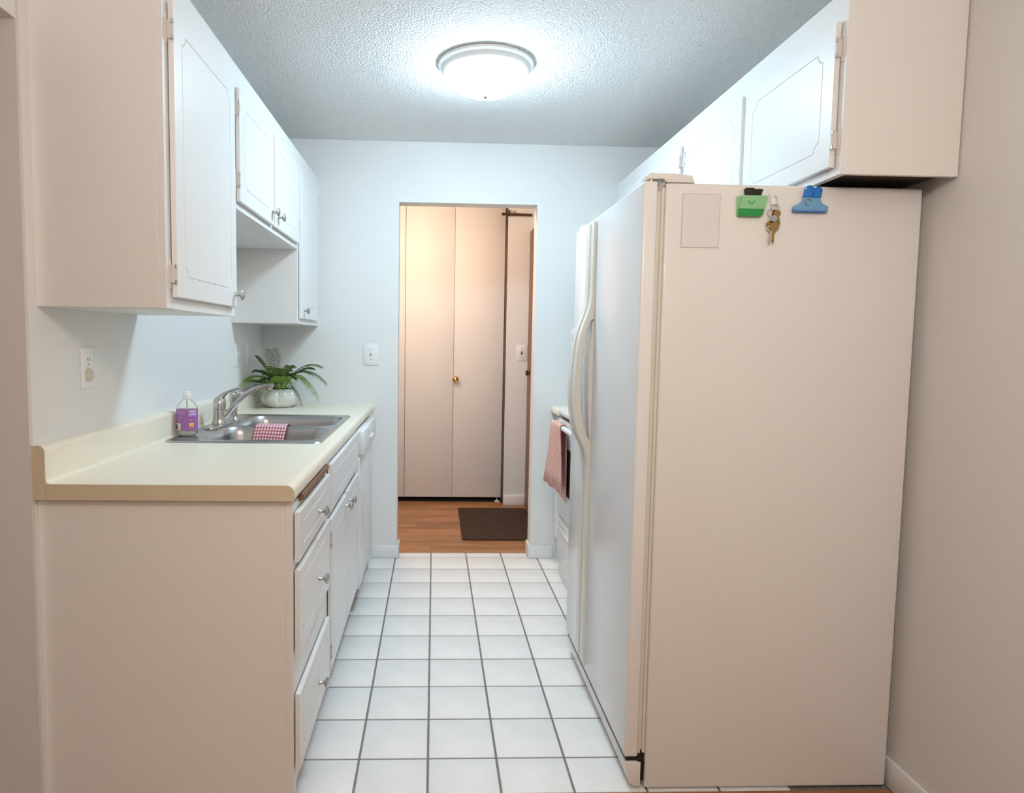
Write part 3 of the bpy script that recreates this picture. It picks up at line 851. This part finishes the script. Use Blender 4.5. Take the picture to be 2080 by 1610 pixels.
def frond(base, tip, lift, width, m, npin=22, out=0.35, roll=0.0, droop=0.30, gap=0.0102, pw=0.0054):
    base, tip = Vector(base), Vector(tip)
    L = (tip-base).length
    npin = max(10, int(L*1.12/gap))
    c1 = base.lerp(tip, 0.25)+Vector((0, 0, lift))
    c2 = base.lerp(tip, 0.70)+Vector((0, 0, lift*0.85))
    cv = bez(base, c1, c2, tip, 40)
    bm = bmesh.new()
    tube(bm, cv[::2], [0.0019*(1-0.75*i/20) for i in range(21)], 6)
    for k in range(npin):
        f = 0.16+0.82*k/(npin-1)
        i = min(39, int(f*40))
        p = cv[i].lerp(cv[i+1], f*40-i)
        tg = (cv[min(i+1, 40)]-cv[max(i-1, 0)]).normalized()
        sd = tg.cross(Vector((0, 0, 1)))
        if sd.length < 0.2: sd = Vector((1, 0, 0))
        sd.normalize()
        nn = sd.cross(tg)
        sd = (sd*math.cos(roll)+nn*math.sin(roll)).normalized()
        nn = sd.cross(tg)
        ln = width*math.sin(math.pi*min(1, 0.18+0.86*(1-f)**0.75))*(1.0 if f > 0.22 else 0.7)
        w = pw*(1-0.40*f)
        for s in (-1, 1):
            d = (sd*s*0.93+tg*0.36).normalized()
            a = p+tg*w*0.5; b_ = p-tg*w*0.5
            mid = p+d*ln*0.55+nn*ln*0.10
            end = p+d*ln+tg*w*0.8-Vector((0, 0, ln*droop))
            v = [bm.verts.new(c) for c in (b_, mid-tg*w*0.62, end, mid+tg*w*0.62, a)]
            vt = [bm.verts.new(c.co+nn*0.0007) for c in v]
            bm.faces.new(v); bm.faces.new(list(reversed(vt)))
            for q in range(5): bm.faces.new((v[q], v[(q+1) % 5], vt[(q+1) % 5], vt[q]))
    return part('frond', bm, m, pf)
b0 = Vector((px_, py_, pz_+0.100))
def bo(dx, dy): return b0+Vector((dx, dy, 0))
frond(bo(-0.01, 0.0), (-0.885, 3.60, 1.222), 0.03, 0.060, 'frond_dark', 20, roll=0.25, droop=0.10, gap=0.0150, pw=0.0046)          # upright frond
frond(bo(0.02, 0.0), (-0.605, 3.56, 1.130), 0.085, 0.036, 'frond', 26)         # right, high arch
frond(bo(0.02, -0.01), (-0.580, 3.54, 1.040), 0.115, 0.038, 'frond_dark', 26)   # right, long
frond(bo(0.03, -0.02), (-0.622, 3.52, 0.962), 0.120, 0.045, 'frond', 24)       # right, drooping in front
frond(bo(-0.02, -0.02), (-0.965, 3.33, 1.040), 0.085, 0.040, 'frond', 24)      # left long
frond(bo(-0.02, -0.03), (-0.945, 3.36, 1.062), 0.030, 0.040, 'frond_dark', 22)  # left lower
frond(bo(-0.02, 0.01), (-0.936, 3.50, 1.190), 0.030, 0.030, 'frond', 20)       # left up
frond(bo(0.0, -0.04), (-0.800, 3.38, 1.060), 0.060, 0.042, 'frond', 20)        # front
frond(bo(-0.03, -0.04), (-0.890, 3.40, 0.995), 0.070, 0.040, 'frond', 20)      # front left, over the rim
frond(bo(0.02, -0.04), (-0.740, 3.44, 1.040), 0.075, 0.040, 'frond', 20)       # front right
frond(bo(0.0, 0.02), (-0.800, 3.70, 1.130), 0.055, 0.040, 'frond_dark', 20)     # back
frond(bo(0.02, 0.02), (-0.690, 3.68, 1.085), 0.075, 0.038, 'frond', 22)        # back right
frond(bo(-0.01, 0.03), (-0.905, 3.69, 1.110), 0.060, 0.034, 'frond_dark', 20)   # back left
frond(bo(0.04, 0.0), (-0.702, 3.50, 0.930), 0.060, 0.014, 'frond_dark', 16)     # thin one by the pot side
frond(bo(0.01, -0.03), (-0.775, 3.36, 1.020), 0.095, 0.040, 'frond', 20)
frond(bo(0.03, -0.01), (-0.665, 3.50, 1.020), 0.100, 0.042, 'frond', 20)
frond(bo(0.03, 0.01), (-0.655, 3.60, 1.120), 0.060, 0.036, 'frond_dark', 20)
frond(bo(-0.02, -0.01), (-0.930, 3.44, 1.110), 0.055, 0.036, 'frond_dark', 20)
frond(bo(-0.03, -0.03), (-0.925, 3.38, 0.990), 0.095, 0.034, 'frond_dark', 20)
for a in range(10):
    th = a*0.66+0.1
    frond(bo(0.008*math.cos(th), 0.008*math.sin(th)), (px_+0.062*math.cos(th), py_+0.055*math.sin(th), pz_+0.195+0.022*math.sin(a*1.9)), 0.035, 0.034, 'frond' if a % 3 else 'frond_dark', 16)
for a in range(16):
    th = a*0.40+0.4
    frond(bo(0.012*math.cos(th), 0.012*math.sin(th)), (px_+0.085*math.cos(th), py_+0.075*math.sin(th), pz_+0.150+0.030*math.sin(a*2.3)), 0.045, 0.036, 'frond' if a % 2 else 'frond_dark', 16)

# ------------------------------------------------------------------ wall plates
def plate(name, label, cat, origin, axis, w=0.072, h=0.116, kind='switch'):
    """axis 'x' = on the left wall facing +X, 'y' = on a wall facing -Y."""
    ox, oy, oz = origin
    t = thing(name, label, cat, (ox, oy, oz-h/2))
    def bx_(u0, u1, v0, v1, d0, d1, m, nm, bev=0.001, lab=None):
        if axis == 'x': b = B(ox+d0, ox+d1, oy+u0, oy+u1, oz+v0, oz+v1, bev=bev)
        else: b = B(ox+u0, ox+u1, oy-d1, oy-d0, oz+v0, oz+v1, bev=bev)
        return part(nm, b, m, t, label=lab)
    bx_(-w/2, w/2, -h/2, h/2, 0, 0.005, 'white_plastic', 'plate', 0.0018)
    def disc(u, v, r, d0, d1, m, nm, lab=None):
        pr = [(r, d0), (r*0.98, d1), (0, d1)]
        if axis == 'x': b = lathe(bmesh.new(), pr, (ox, oy+u, oz+v), 'x', 16)
        else: b = lathe(bmesh.new(), pr, (ox+u, oy, oz+v), 'y', 16, sign=-1)
        return part(nm, b, m, t, label=lab)
    if kind == 'switch':
        bx_(-0.005, 0.005, -0.012, 0.012, 0.0052, 0.0056, 'dark' if axis == 'y' else 'white_plastic', 'toggle_slot', 0.0)
        bx_(-0.0035, 0.0035, 0.000, 0.011, 0.0058, 0.015, 'white_plastic' if axis == 'x' else 'dark', 'toggle')
        disc(0, 0.030, 0.003, 0.0045, 0.0058, 'nickel', 'screw'); disc(0, -0.030, 0.003, 0.0045, 0.0058, 'nickel', 'screw')
    elif kind == 'jack':
        disc(0, 0, 0.0065, 0.0045, 0.007, 'nickel', 'jack_nut'); disc(0, 0, 0.004, 0.007, 0.014, 'nickel', 'jack_pin')
        disc(0, 0.030, 0.003, 0.0045, 0.0058, 'nickel', 'screw'); disc(0, -0.030, 0.003, 0.0045, 0.0058, 'nickel', 'screw')
    elif kind == 'outlet':
        for v in (0.0195, -0.0195):
            disc(0, v, 0.0165, 0.0045, 0.0062, 'white_plastic', 'receptacle')
        for u in (-0.0055, 0.0055):
            bx_(u-0.0012, u+0.0012, 0.020, 0.029, 0.0061, 0.0065, 'black', 'slot', 0.0)
        disc(0, 0.011, 0.0024, 0.0061, 0.0066, 'black', 'slot')
        disc(0, -0.0195, 0.0185, 0.0062, 0.010, 'beige_plastic', 'plug_cover', 'round beige safety cover')
    return t
plate('wall_outlet', 'white outlet with beige cover on the left wall, under the nearest cabinet', 'outlet', (XL, 1.902, 1.190), 'x', kind='outlet')
plate('wall_switch', 'white switch plate on the left wall, left of the fern', 'switch', (XL, 3.318, 1.198), 'x', kind='switch')
plate('wall_switch', 'white switch plate deepest in the corner, behind the fern tips', 'switch', (XL, 3.515, 1.195), 'x', kind='switch')
plate('cable_jack', 'white cable jack plate on the back wall left of the doorway', 'wall plate', (-0.366, YB, 1.199), 'y', w=0.084, h=0.124, kind='jack')
plate('wall_switch', 'white switch plate on the hallway wall beside the brown door', 'switch', (0.679, 5.075, 1.199), 'y', w=0.082, h=0.124, kind='switch')

# ------------------------------------------------------------------ refrigerator
FX, FY0, FY1, FZ = 0.557, 1.773, 2.612, 1.713     # door front, near side, far side, top
XBODY = 0.618
rf = thing('refrigerator', 'white side-by-side refrigerator standing on the right', 'refrigerator', (0.97, 2.19, 0))
part('cabinet_body', B(XBODY, 1.327, FY0, FY1, 0.007, FZ, bev=0.006, seg=3), 'fridge', rf)
DOOR_T = 0.040
def fridge_door(y0, y1, nm):
    t_ = bmesh.new()
    box(t_, FX, FX+DOOR_T, y0, y1, 0.100, FZ+0.004, bev=0.007, seg=3)
    return part(nm, t_, 'fridge_front', rf)
dn = fridge_door(FY0, 2.325, 'door')
df = fridge_door(2.331, FY1, 'door')
for d, y0, y1 in ((dn, FY0+0.006, 2.319), (df, 2.337, FY1-0.006)):
    gb = bmesh.new()
    for x0, x1, ins in ((FX+DOOR_T+0.0002, FX+DOOR_T+0.007, 0.0), (FX+DOOR_T+0.007, FX+DOOR_T+0.012, 0.004), (FX+DOOR_T+0.012, XBODY-0.0005, 0.001)):
        box(gb, x0, x1, y0+ins, y1-ins, 0.108+ins, FZ-0.008-ins, bev=0.0015, seg=1)
    part('gasket', gb, 'gasket', d)
def handle(d, ya, yb):
    """long door handle: flush strip above and below, bowed grip between (side profile in x,z)."""
    f = FX+0.0006
    out = []
    out += [(f-0.010, FZ-0.012), (f-0.011, 1.46)]
    out += [(q.x, q.z) for q in bez((f-0.011, 0, 1.45), (f-0.014, 0, 1.37), (f-0.048, 0, 1.36), (f-0.058, 0, 1.24), 10)]
    out += [(q.x, q.z) for q in bez((f-0.058, 0, 1.235), (f-0.070, 0, 1.12), (f-0.066, 0, 1.05), (f-0.054, 0, 0.985), 10)]
    out += [(q.x, q.z) for q in bez((f-0.053, 0, 0.98), (f-0.040, 0, 0.93), (f-0.014, 0, 0.92), (f-0.011, 0, 0.85), 10)]
    out += [(f-0.010, 0.125), (f, 0.115)]
    inn = [(f, 0.935)]
    inn += [(q.x, q.z) for q in bez((f-0.010, 0, 0.945), (f-0.026, 0, 0.962), (f-0.034, 0, 1.0), (f-0.042, 0, 1.10), 8)]
    inn += [(q.x, q.z) for q in bez((f-0.0425, 0, 1.12), (f-0.042, 0, 1.24), (f-0.032, 0, 1.33), (f-0.012, 0, 1.362), 8)]
    inn += [(f, 1.365), (f, FZ-0.012)]
    pts = out+inn
    bm = bmesh.new()
    A = [bm.verts.new((p[0], ya, p[1])) for p in pts]; C = [bm.verts.new((p[0], yb, p[1])) for p in pts]
    n = len(pts)
    for i in range(n): bm.faces.new((A[i], A[(i+1) % n], C[(i+1) % n], C[i]))
    fill(bm, [A]); fill(bm, [C])
    h = part('handle', bm, 'handle', d, label='long bowed cream handle')
    gp = bmesh.new()        # raised finger plate behind the grip
    prism(gp, [(f, 0.937), (f-0.006, 0.945)] + [(f-0.006-0.008*math.sin(math.pi*i/10), 0.945+0.41*i/10) for i in range(1, 10)] + [(f-0.006, 1.355), (f, 1.363)], 'y', ya+0.004, yb-0.004)
    part('finger_plate', gp, 'fridge_front', h)
handle(dn, 2.276, 2.314)
handle(df, 2.343, 2.383)
# ice dispenser
dm = bmesh.new()
f = FX-0.0004
def fr(bm, y0, y1, z0, z1, w, x0, x1, bev=0.003):
    box(bm, x0, x1, y0, y0+w, z0, z1, bev=bev); box(bm, x0, x1, y1-w, y1, z0, z1, bev=bev)
    box(bm, x0, x1, y0+w*0.7, y1-w*0.7, z1-w*2.4, z1, bev=bev); box(bm, x0, x1, y0+w*0.7, y1-w*0.7, z0, z0+w*1.2, bev=bev)
fr(dm, 2.425, 2.605, 0.965, 1.335, 0.020, FX-0.011, f)
ds = part('dispenser', dm, 'fridge_front', df, label='water and ice dispenser bezel')
part('dispenser_recess', B(FX-0.004, FX-0.0006, 2.444, 2.586, 0.986, 1.290), 'grey_plastic', ds)
part('dispenser_lever', B(FX-0.010, FX-0.0042, 2.495, 2.535, 1.09, 1.20, bev=0.002), 'white_plastic', ds)
part('drip_tray', B(FX-0.0105, FX-0.0042, 2.447, 2.583, 0.988, 1.000, bev=0.001), 'grey_plastic', ds)
# hinge covers, bottom grille, feet
for y0, y1 in ((FY0+0.003, FY0+0.060), (FY1-0.060, FY1-0.003)):
    hc = prism(bmesh.new(), [(0.568, FZ+0.010), (0.568, FZ+0.020), (0.575, FZ+0.026), (0.640, FZ+0.026), (0.690, FZ+0.021), (0.697, FZ+0.002), (0.620, FZ+0.002), (0.612, FZ+0.010)], 'y', y0, y1, bev=0.002)
    h = part('hinge_cover', hc, 'fridge', rf)
    part('hinge_pin', lathe(bmesh.new(), [(0.006, 0), (0.006, 0.0075), (0, 0.0075)], (0.582, y0+0.012 if y0 < 2 else y1-0.012, FZ+0.0045), 'z', 12), 'brass', h)
part('hinge_bracket', prism(bmesh.new(), [(0.598, 1.690), (0.617, 1.708), (0.617, 1.716), (0.599, 1.712)], 'y', FY0+0.004, FY0+0.035), 'nickel', rf)
gr = prism(bmesh.new(), [(0.562, 0.082), (0.566, 0.050), (0.575, 0.022), (0.588, 0.012), (0.606, 0.012), (0.606, 0.082)], 'y', FY0+0.002, FY1-0.002, bev=0.0015)
go = part('base_grille', gr, 'fridge', rf)
part('hinge_foot', B(0.598, 0.617, FY0+0.008, FY0+0.05, 0.03, 0.118, bev=0.003), 'black', rf)
part('hinge_foot', B(0.565, 0.6155, FY0+0.012, FY1-0.012, 0.083, 0.0985), 'black', rf)  # black slab stands in for the dark gap between doors and grille
part('kick_gap', B(0.6062, 0.6178, FY0+0.010, FY1-0.01, 0.024, 0.0825), 'black', rf)
for yy in (FY0+0.10, FY1-0.10):
    for xx in (0.70, 1.24):
        part('foot', lathe(bmesh.new(), [(0.018, 0), (0.018, 0.004), (0.012, 0.0068), (0, 0.0068)], (xx, yy, 0), 'z', 14), 'black', rf)

# things stuck to the refrigerator side
YS = FY0-0.0003
mg = thing('magnet_sheet', 'blank pale magnet sheet on the refrigerator side, left of the clips', 'magnet', (0.714, YS, 1.543))
part('sheet', B(0.664, 0.766, YS-0.0014, YS, 1.5435, 1.6845, bev=0.0004, seg=1), 'paper', mg)
eb = bmesh.new()
for x0, x1, z0, z1 in ((0.6632, 0.6645, 1.5427, 1.6853), (0.7655, 0.7668, 1.5427, 1.6853), (0.6645, 0.7655, 1.5427, 1.544), (0.6645, 0.7655, 1.684, 1.6853)):
    box(eb, x0, x1, YS-0.0016, YS, z0, z1)
part('edge', eb, 'paper_print', mg)  # darker border stands in for the shadow along the sheet edges

gc = thing('magnet_clip', 'green clear plastic magnet clip with black grip on the refrigerator', 'clip', (0.85, YS, 1.627), 'magnet clips on the refrigerator')
part('back_plate', prism(bmesh.new(), [(0.811, 1.629), (0.815, 1.627), (0.874, 1.627), (0.880, 1.631), (0.892, 1.681), (0.813, 1.681), (0.810, 1.678)], 'y', YS-0.006, YS-0.001, bev=0.001), 'green_light', gc)
part('front_plate', prism(bmesh.new(), [(0.813, 1.646), (0.822, 1.682), (0.893, 1.682), (0.884, 1.646)], 'y', YS-0.013, YS-0.0075, bev=0.001), 'green_light', gc)
part('lip', prism(bmesh.new(), [(0.812, 1.631), (0.816, 1.627), (0.872, 1.627), (0.879, 1.632), (0.882, 1.6455), (0.813, 1.6455)], 'y', YS-0.014, YS-0.0068, bev=0.001), 'green_clip', gc)
part('spring_ring', tube(bmesh.new(), [(0.846+0.008*math.cos(a*math.pi/10), YS-0.0145, 1.668+0.008*math.sin(a*math.pi/10)) for a in range(10, 21)], 0.001, 6), 'green_clip', gc)
part('grip', prism(bmesh.new(), [(0.832, 1.682), (0.828, 1.698), (0.832, 1.702), (0.852, 1.702), (0.856, 1.699), (0.875, 1.700), (0.878, 1.697), (0.872, 1.682)], 'y', YS-0.012, YS-0.001, bev=0.0015), 'black', gc)

bc = thing('magnet_clip', 'bright blue plastic magnet clip at the top of the refrigerator side', 'clip', (1.01, YS, 1.643), 'magnet clips on the refrigerator')
part('jaw', prism(bmesh.new(), [(0.962, 1.648), (0.966, 1.644), (1.052, 1.644), (1.057, 1.648), (1.058, 1.657), (1.047, 1.661), (1.038, 1.668), (1.035, 1.680), (0.991, 1.680), (0.988, 1.671), (0.979, 1.663), (0.966, 1.658)], 'y', YS-0.013, YS-0.001, bev=0.0015), 'blue_light', bc)
part('jaw_edge', B(0.964, 1.055, YS-0.0150, YS-0.0006, 1.6415, 1.6438), 'blue_clip', bc)
def tab(x0, x1, z0, z1, lean):
    r = (x1-x0)/2
    return prism(bmesh.new(), [(x0, z0), (x1, z0)] + [((x0+x1)/2+lean+r*math.cos(math.radians(a)), z1-r+r*math.sin(math.radians(a))) for a in range(0, 181, 20)], 'y', YS-0.014, YS-0.003, bev=0.0012)
part('handle_tab', tab(0.989, 1.012, 1.6805, 1.712, 0.004), 'blue_clip', bc)
part('handle_tab', tab(1.014, 1.036, 1.6805, 1.709, 0.003), 'blue_clip', bc)
part('spring', tube(bmesh.new(), [(1.000+0.009*math.cos(a*math.pi/8), YS-0.0150, 1.667+0.008*math.sin(a*math.pi/8)) for a in range(0, 14)], 0.0011, 6), 'nickel', bc)

ky = thing('key_bunch', 'bunch of worn brass keys hanging between the green and blue clips', 'keys', (0.912, YS, 1.553))
YK = YS-0.006
part('hook', tube(bmesh.new(), [(0.911, YK+0.004, 1.662), (0.911, YK+0.003, 1.678), (0.914, YK+0.002, 1.685), (0.918, YK+0.001, 1.680), (0.921, YK, 1.670), (0.919, YK-0.002, 1.660)], 0.0009, 6), 'key_steel', ky)
part('thread', tube(bmesh.new(), [(0.902, YS-0.0008, 1.707), (0.901, YS-0.0012, 1.690), (0.902, YS-0.002, 1.665), (0.906, YS-0.004, 1.655)], 0.0005, 5), 'key_steel', ky)
def ringt(cx, cz, r, yy, tilt, wr=0.0009):
    pts = [(cx+r*math.cos(a*math.pi/10), yy+tilt*math.sin(a*math.pi/10), cz+r*math.sin(a*math.pi/10)) for a in range(21)]
    return tube(bmesh.new(), pts, wr, 6)
part('ring', ringt(0.912, 1.652, 0.0085, YK, 0.002), 'key_steel', ky)
part('ring', ringt(0.905, 1.636, 0.0105, YK-0.001, 0.002, 0.0007), 'key_brass', ky)
part('ring', ringt(0.918, 1.653, 0.0075, YK-0.002, 0.001, 0.0007), 'key_steel', ky)
part('fob', prism(bmesh.new(), [(0.907, 1.645), (0.915, 1.645), (0.918, 1.628), (0.917, 1.617), (0.905, 1.617), (0.905, 1.628)], 'y', YK-0.004, YK-0.0015, bev=0.0008), 'dark', ky, label='dark leather fob')
def key(cx, cz, ang, yy, m, L=0.030, head=0.0095):
    bm = bmesh.new()
    pts = []
    for a in range(-60, 241, 20):
        pts.append((head*math.cos(math.radians(a)), head*0.85*math.sin(math.radians(a))-head*0.4))
    sh = [(-0.0032, -head*1.0), (-0.0032, -head-L*0.85), (0, -head-L), (0.0032, -head-L*0.85)]
    for i in range(5):
        zz = -head-L*(0.8-0.14*i)
        sh += [(0.0036, zz), (0.0016, zz+0.0022)]
    sh += [(0.0032, -head)]
    poly = [p for p in pts if True]
    prism(bm, poly, 'y', yy-0.0011, yy+0.0011)
    prism(bm, sh, 'y', yy-0.0009, yy+0.0009)
    for v in bm.verts:
        x, z = v.co.x, v.co.z
        v.co.x = cx+x*math.cos(ang)-z*math.sin(ang); v.co.z = cz+x*math.sin(ang)+z*math.cos(ang)
    return part('key', bm, m, ky)
part('fob', lathe(bmesh.new(), [(0.0, -0.0025), (0.008, -0.0018), (0.0095, 0), (0.008, 0.0018), (0, 0.0025)], (0.911, YK-0.0055, 1.622), 'y', 16), 'grey_plastic', ky, label='round grey disc')
key(0.9125, 1.606, -0.05, YK-0.0045, 'key_brass', 0.036, 0.0135)
key(0.907, 1.602, -0.10, YK-0.0015, 'key_steel', 0.038, 0.0125)
key(0.904, 1.612, 0.05, YK+0.001, 'key_brass', 0.020, 0.0115)
key(0.919, 1.640, 0.24, YK-0.0030, 'key_brass', 0.026, 0.0100)
key(0.919, 1.634, 0.16, YK+0.0005, 'key_steel', 0.030, 0.0095)
key(0.913, 1.616, 0.10, YK+0.0015, 'key_brass', 0.024, 0.010)

# ------------------------------------------------------------------ stove, base cabinet and worktop beyond the refrigerator
sv = thing('stove', 'white electric stove behind the refrigerator with towel on its handle', 'stove', (1.0, 3.15, 0))
SVX, SV0, SV1 = 0.705, 2.775, 3.540
part('body', B(SVX+0.012, 1.335, SV0, SV1, 0.0, 0.893, bev=0.003), 'appliance', sv)
part('cooktop', B(SVX-0.022, 1.335, SV0, SV1, 0.8935, 0.918, bev=0.006, seg=3), 'appliance', sv)
part('backguard', prism(bmesh.new(), [(1.255, 0.9185), (1.335, 0.9185), (1.335, 1.08), (1.285, 1.08)], 'y', SV0, SV1, bev=0.004), 'appliance', sv)
for cx, cy, r in ((0.84, 2.95, 0.095), (0.84, 3.34, 0.075), (1.11, 2.95, 0.075), (1.11, 3.34, 0.095)):
    bm = bmesh.new()
    pts = []
    for i in range(61):
        a = i/60*2*math.pi*3.2
        rr = 0.018+(r-0.022)*i/60
        pts.append((cx+rr*math.cos(a), cy+rr*math.sin(a), 0.9255))
    tube(bm, pts, 0.0045, 6)
    b = part('burner_coil', bm, 'black', sv)
    part('drip_pan', lathe(bmesh.new(), [(r+0.012, 0), (r+0.010, 0.003), (r, 0.0012), (0.0, 0.0008)], (cx, cy, 0.9182), 'z', 28), 'nickel', b)
od = part('oven_door', B(SVX-0.020, SVX+0.0115, SV0+0.004, SV1-0.004, 0.372, 0.872, bev=0.005), 'appliance', sv)
part('oven_window', B(SVX-0.0212, SVX-0.0202, 2.95, 3.37, 0.50, 0.74), 'stove_dark', od)
hb = tube(bmesh.new(), [(0.653, SV0+0.035, 0.852), (0.653, SV1-0.035, 0.852)], 0.0135, 12)
for yy in (SV0+0.045, SV1-0.06):
    box(hb, 0.655, SVX-0.019, yy-0.010, yy+0.012, 0.841, 0.865, bev=0.004)
part('oven_handle', hb, 'appliance', od, label='white oven door handle')
part('vent_strip', B(SVX-0.002, SVX+0.0118, SV0+0.02, SV1-0.02, 0.8735, 0.889), 'black', sv)
dw = part('drawer', B(SVX-0.014, SVX+0.0115, SV0+0.004, SV1-0.004, 0.120, 0.366, bev=0.004), 'appliance', sv)
dl = B(SVX-0.0155, SVX-0.0142, SV0+0.05, SV1-0.05, 0.342, 0.352)
part('drawer_groove', dl, 'grey_plastic', dw)  # grey strip stands in for the shade in the drawer slot
part('drawer_pull', B(SVX-0.024, SVX-0.0142, SV0+0.05, SV1-0.05, 0.272, 0.290, bev=0.003), 'appliance', dw)
part('kick_panel', B(SVX-0.002, SVX+0.0115, SV0+0.01, SV1-0.01, 0.002, 0.116, bev=0.002), 'appliance', sv)

# towel on the oven handle
bm = bmesh.new()
uvl = bm.loops.layers.uv.new('uv')
def towel_prof():
    pts = [(0.676, 0.475), (0.675, 0.56), (0.674, 0.66), (0.673, 0.76), (0.672, 0.84)]
    pts += [(0.653+0.0185*math.cos(math.radians(a)), 0.852+0.0185*math.sin(math.radians(a))) for a in (20, 55, 90, 125, 160)]
    pts += [(0.632, 0.84), (0.630, 0.76), (0.627, 0.68), (0.623, 0.61), (0.619, 0.535)]
    return pts
tp = towel_prof()
tl = [0.0]
for a_, b_ in zip(tp[:-1], tp[1:]): tl.append(tl[-1]+math.dist(a_, b_))
nu = 20
gd = []
for i in range(nu+1):
    u = i/nu
    c = []
    for k, (xx, zz) in enumerate(tp):
        front = max(0.0, (k-9)/5); back = max(0.0, (4-k)/4)
        y = 3.245+u*0.205*(1+0.12*front-0.1*back)
        wob = 0.006*math.sin(u*14+0.6*k*0.3)*(front+back*0.15)
        sag = -0.03*(1-u)*front*0.6
        c.append(bm.verts.new((xx+min(wob, 0.004)+front*(0.030*(1-u)-0.016*u), y+0.02*front*(u-0.4), zz+sag)))
    gd.append(c)
for i in range(nu):
    for k in range(len(tp)-1):
        fc_ = bm.faces.new((gd[i][k], gd[i+1][k], gd[i+1][k+1], gd[i][k+1]))
        for lp, (a, b_) in zip(fc_.loops, ((i, k), (i+1, k), (i+1, k+1), (i, k+1))):
            lp[uvl].uv = (a/nu, tl[b_]/tl[-1])
tw = solo('oven_towel', bm, 'towel', 'red and cream checked towel hanging on the stove handle', 'towel')
md = tw.modifiers.new('thick', 'SOLIDIFY'); md.thickness = 0.002; md.offset = 0

bcab = thing('base_cabinet', 'narrow white base cabinet between the stove and back wall', 'cabinet', (1.03, 3.67, 0))
part('body', B(0.735, XR-0.001, 3.545, 3.805, 0.0, 0.8735, bev=0.001, seg=1), 'cabinet_side', bcab)
cab_door(bcab, 0.735, -1, 3.560, 3.790, 0.15, 0.68, -1, (3.75, 0.62), hz=(0.22, 0.61), inset=0.045, c=0.025)
cab_door(bcab, 0.735, -1, 3.560, 3.790, 0.715, 0.85, name='drawer', inset=0.03, c=0.02)
bm = prism(bmesh.new(), ctop_profile(XR-0.001, 0.690), 'y', 3.545, 3.8055)
solo('worktop', bm, 'laminate', 'small cream worktop corner behind the stove', 'worktop')

# doormat in the hall
bm = prism(bmesh.new(), rrect(0.455, 4.54, 0.52, 0.80, 0.025, 4), 'z', 0.0005, 0.011, bev=0.003)
solo('doormat', bm, 'mat', 'dark brown doormat lying before the brown entrance door', 'mat')

# ------------------------------------------------------------------ lamps
LX, LY = 0.197, 2.742
cl = thing('ceiling_lamp', 'round white flush ceiling lamp glowing in the kitchen', 'lamp', (LX, LY, 2.27))
part('rim', lathe(bmesh.new(), [(0.150, ZC-0.0005), (0.186, ZC-0.0005), (0.193, ZC-0.006), (0.193, ZC-0.014), (0.187, ZC-0.019), (0.181, ZC-0.021), (0.172, ZC-0.036), (0.166, ZC-0.040), (0.160, ZC-0.038), (0.150, ZC-0.020)], (LX, LY, 0), 'z', 64), 'white_plastic', cl)
prof = []
for i in range(13):
    a = math.pi/2*i/12
    prof.append((0.162*math.cos(a), (ZC-0.036)-0.092*math.sin(a)))
part('glass_dome', lathe(bmesh.new(), prof, (LX, LY, 0), 'z', 64), 'kitchen_glass', cl, label='glowing frosted glass bowl')
part('finial', lathe(bmesh.new(), [(0.007, ZC-0.1275), (0.010, ZC-0.131), (0.006, ZC-0.136), (0.0, ZC-0.138)], (LX, LY, 0), 'z', 16), 'nickel', cl)

dl_ = thing('pendant_lamp', 'warm globe pendant lamp over the dining area, above the viewer', 'lamp', (0.20, 0.33, 1.86))
part('globe', lathe(bmesh.new(), [(0.13*math.sin(math.pi*i/16), 2.0-0.13*math.cos(math.pi*i/16)) for i in range(17)], (0.20, 0.33, 0), 'z', 32), 'dining_glass', dl_)
part('rod', tube(bmesh.new(), [(0.20, 0.33, 2.128), (0.20, 0.33, ZC-0.02)], 0.006, 10), 'nickel', dl_)
part('canopy', lathe(bmesh.new(), [(0.06, ZC-0.001), (0.055, ZC-0.015), (0.01, ZC-0.025), (0, ZC-0.025)], (0.20, 0.33, 0), 'z', 24), 'nickel', dl_)

ll = thing('flush_lamp', 'warm flush ceiling lamp far behind the viewer', 'lamp', (-0.2, -1.9, 2.30))  # added lamp, evens out the light on the near surfaces
part('glass_bowl', lathe(bmesh.new(), [(0.20*math.cos(math.pi/2*i/8), ZC-0.012-0.085*math.sin(math.pi/2*i/8)) for i in range(9)], (-0.2, -1.9, 0), 'z', 32), 'living_glass', ll)  # bowl of the added fill lamp
part('rim', lathe(bmesh.new(), [(0.19, ZC-0.0005), (0.215, ZC-0.0005), (0.215, ZC-0.012), (0.19, ZC-0.0115)], (-0.2, -1.9, 0), 'z', 32), 'nickel', ll)  # rim of the added fill lamp

hl = thing('hall_lamp', 'warm flush lamp on the hallway ceiling by the closet doors', 'lamp', (-0.26, 4.22, 2.30))
part('glass_bowl', lathe(bmesh.new(), [(0.11*math.cos(math.pi/2*i/8), ZC-0.012-0.075*math.sin(math.pi/2*i/8)) for i in range(9)], (-0.26, 4.22, 0), 'z', 28), 'hall_glass', hl)
part('rim', lathe(bmesh.new(), [(0.105, ZC-0.0005), (0.125, ZC-0.0005), (0.125, ZC-0.012), (0.105, ZC-0.0115)], (-0.26, 4.22, 0), 'z', 28), 'nickel', hl)
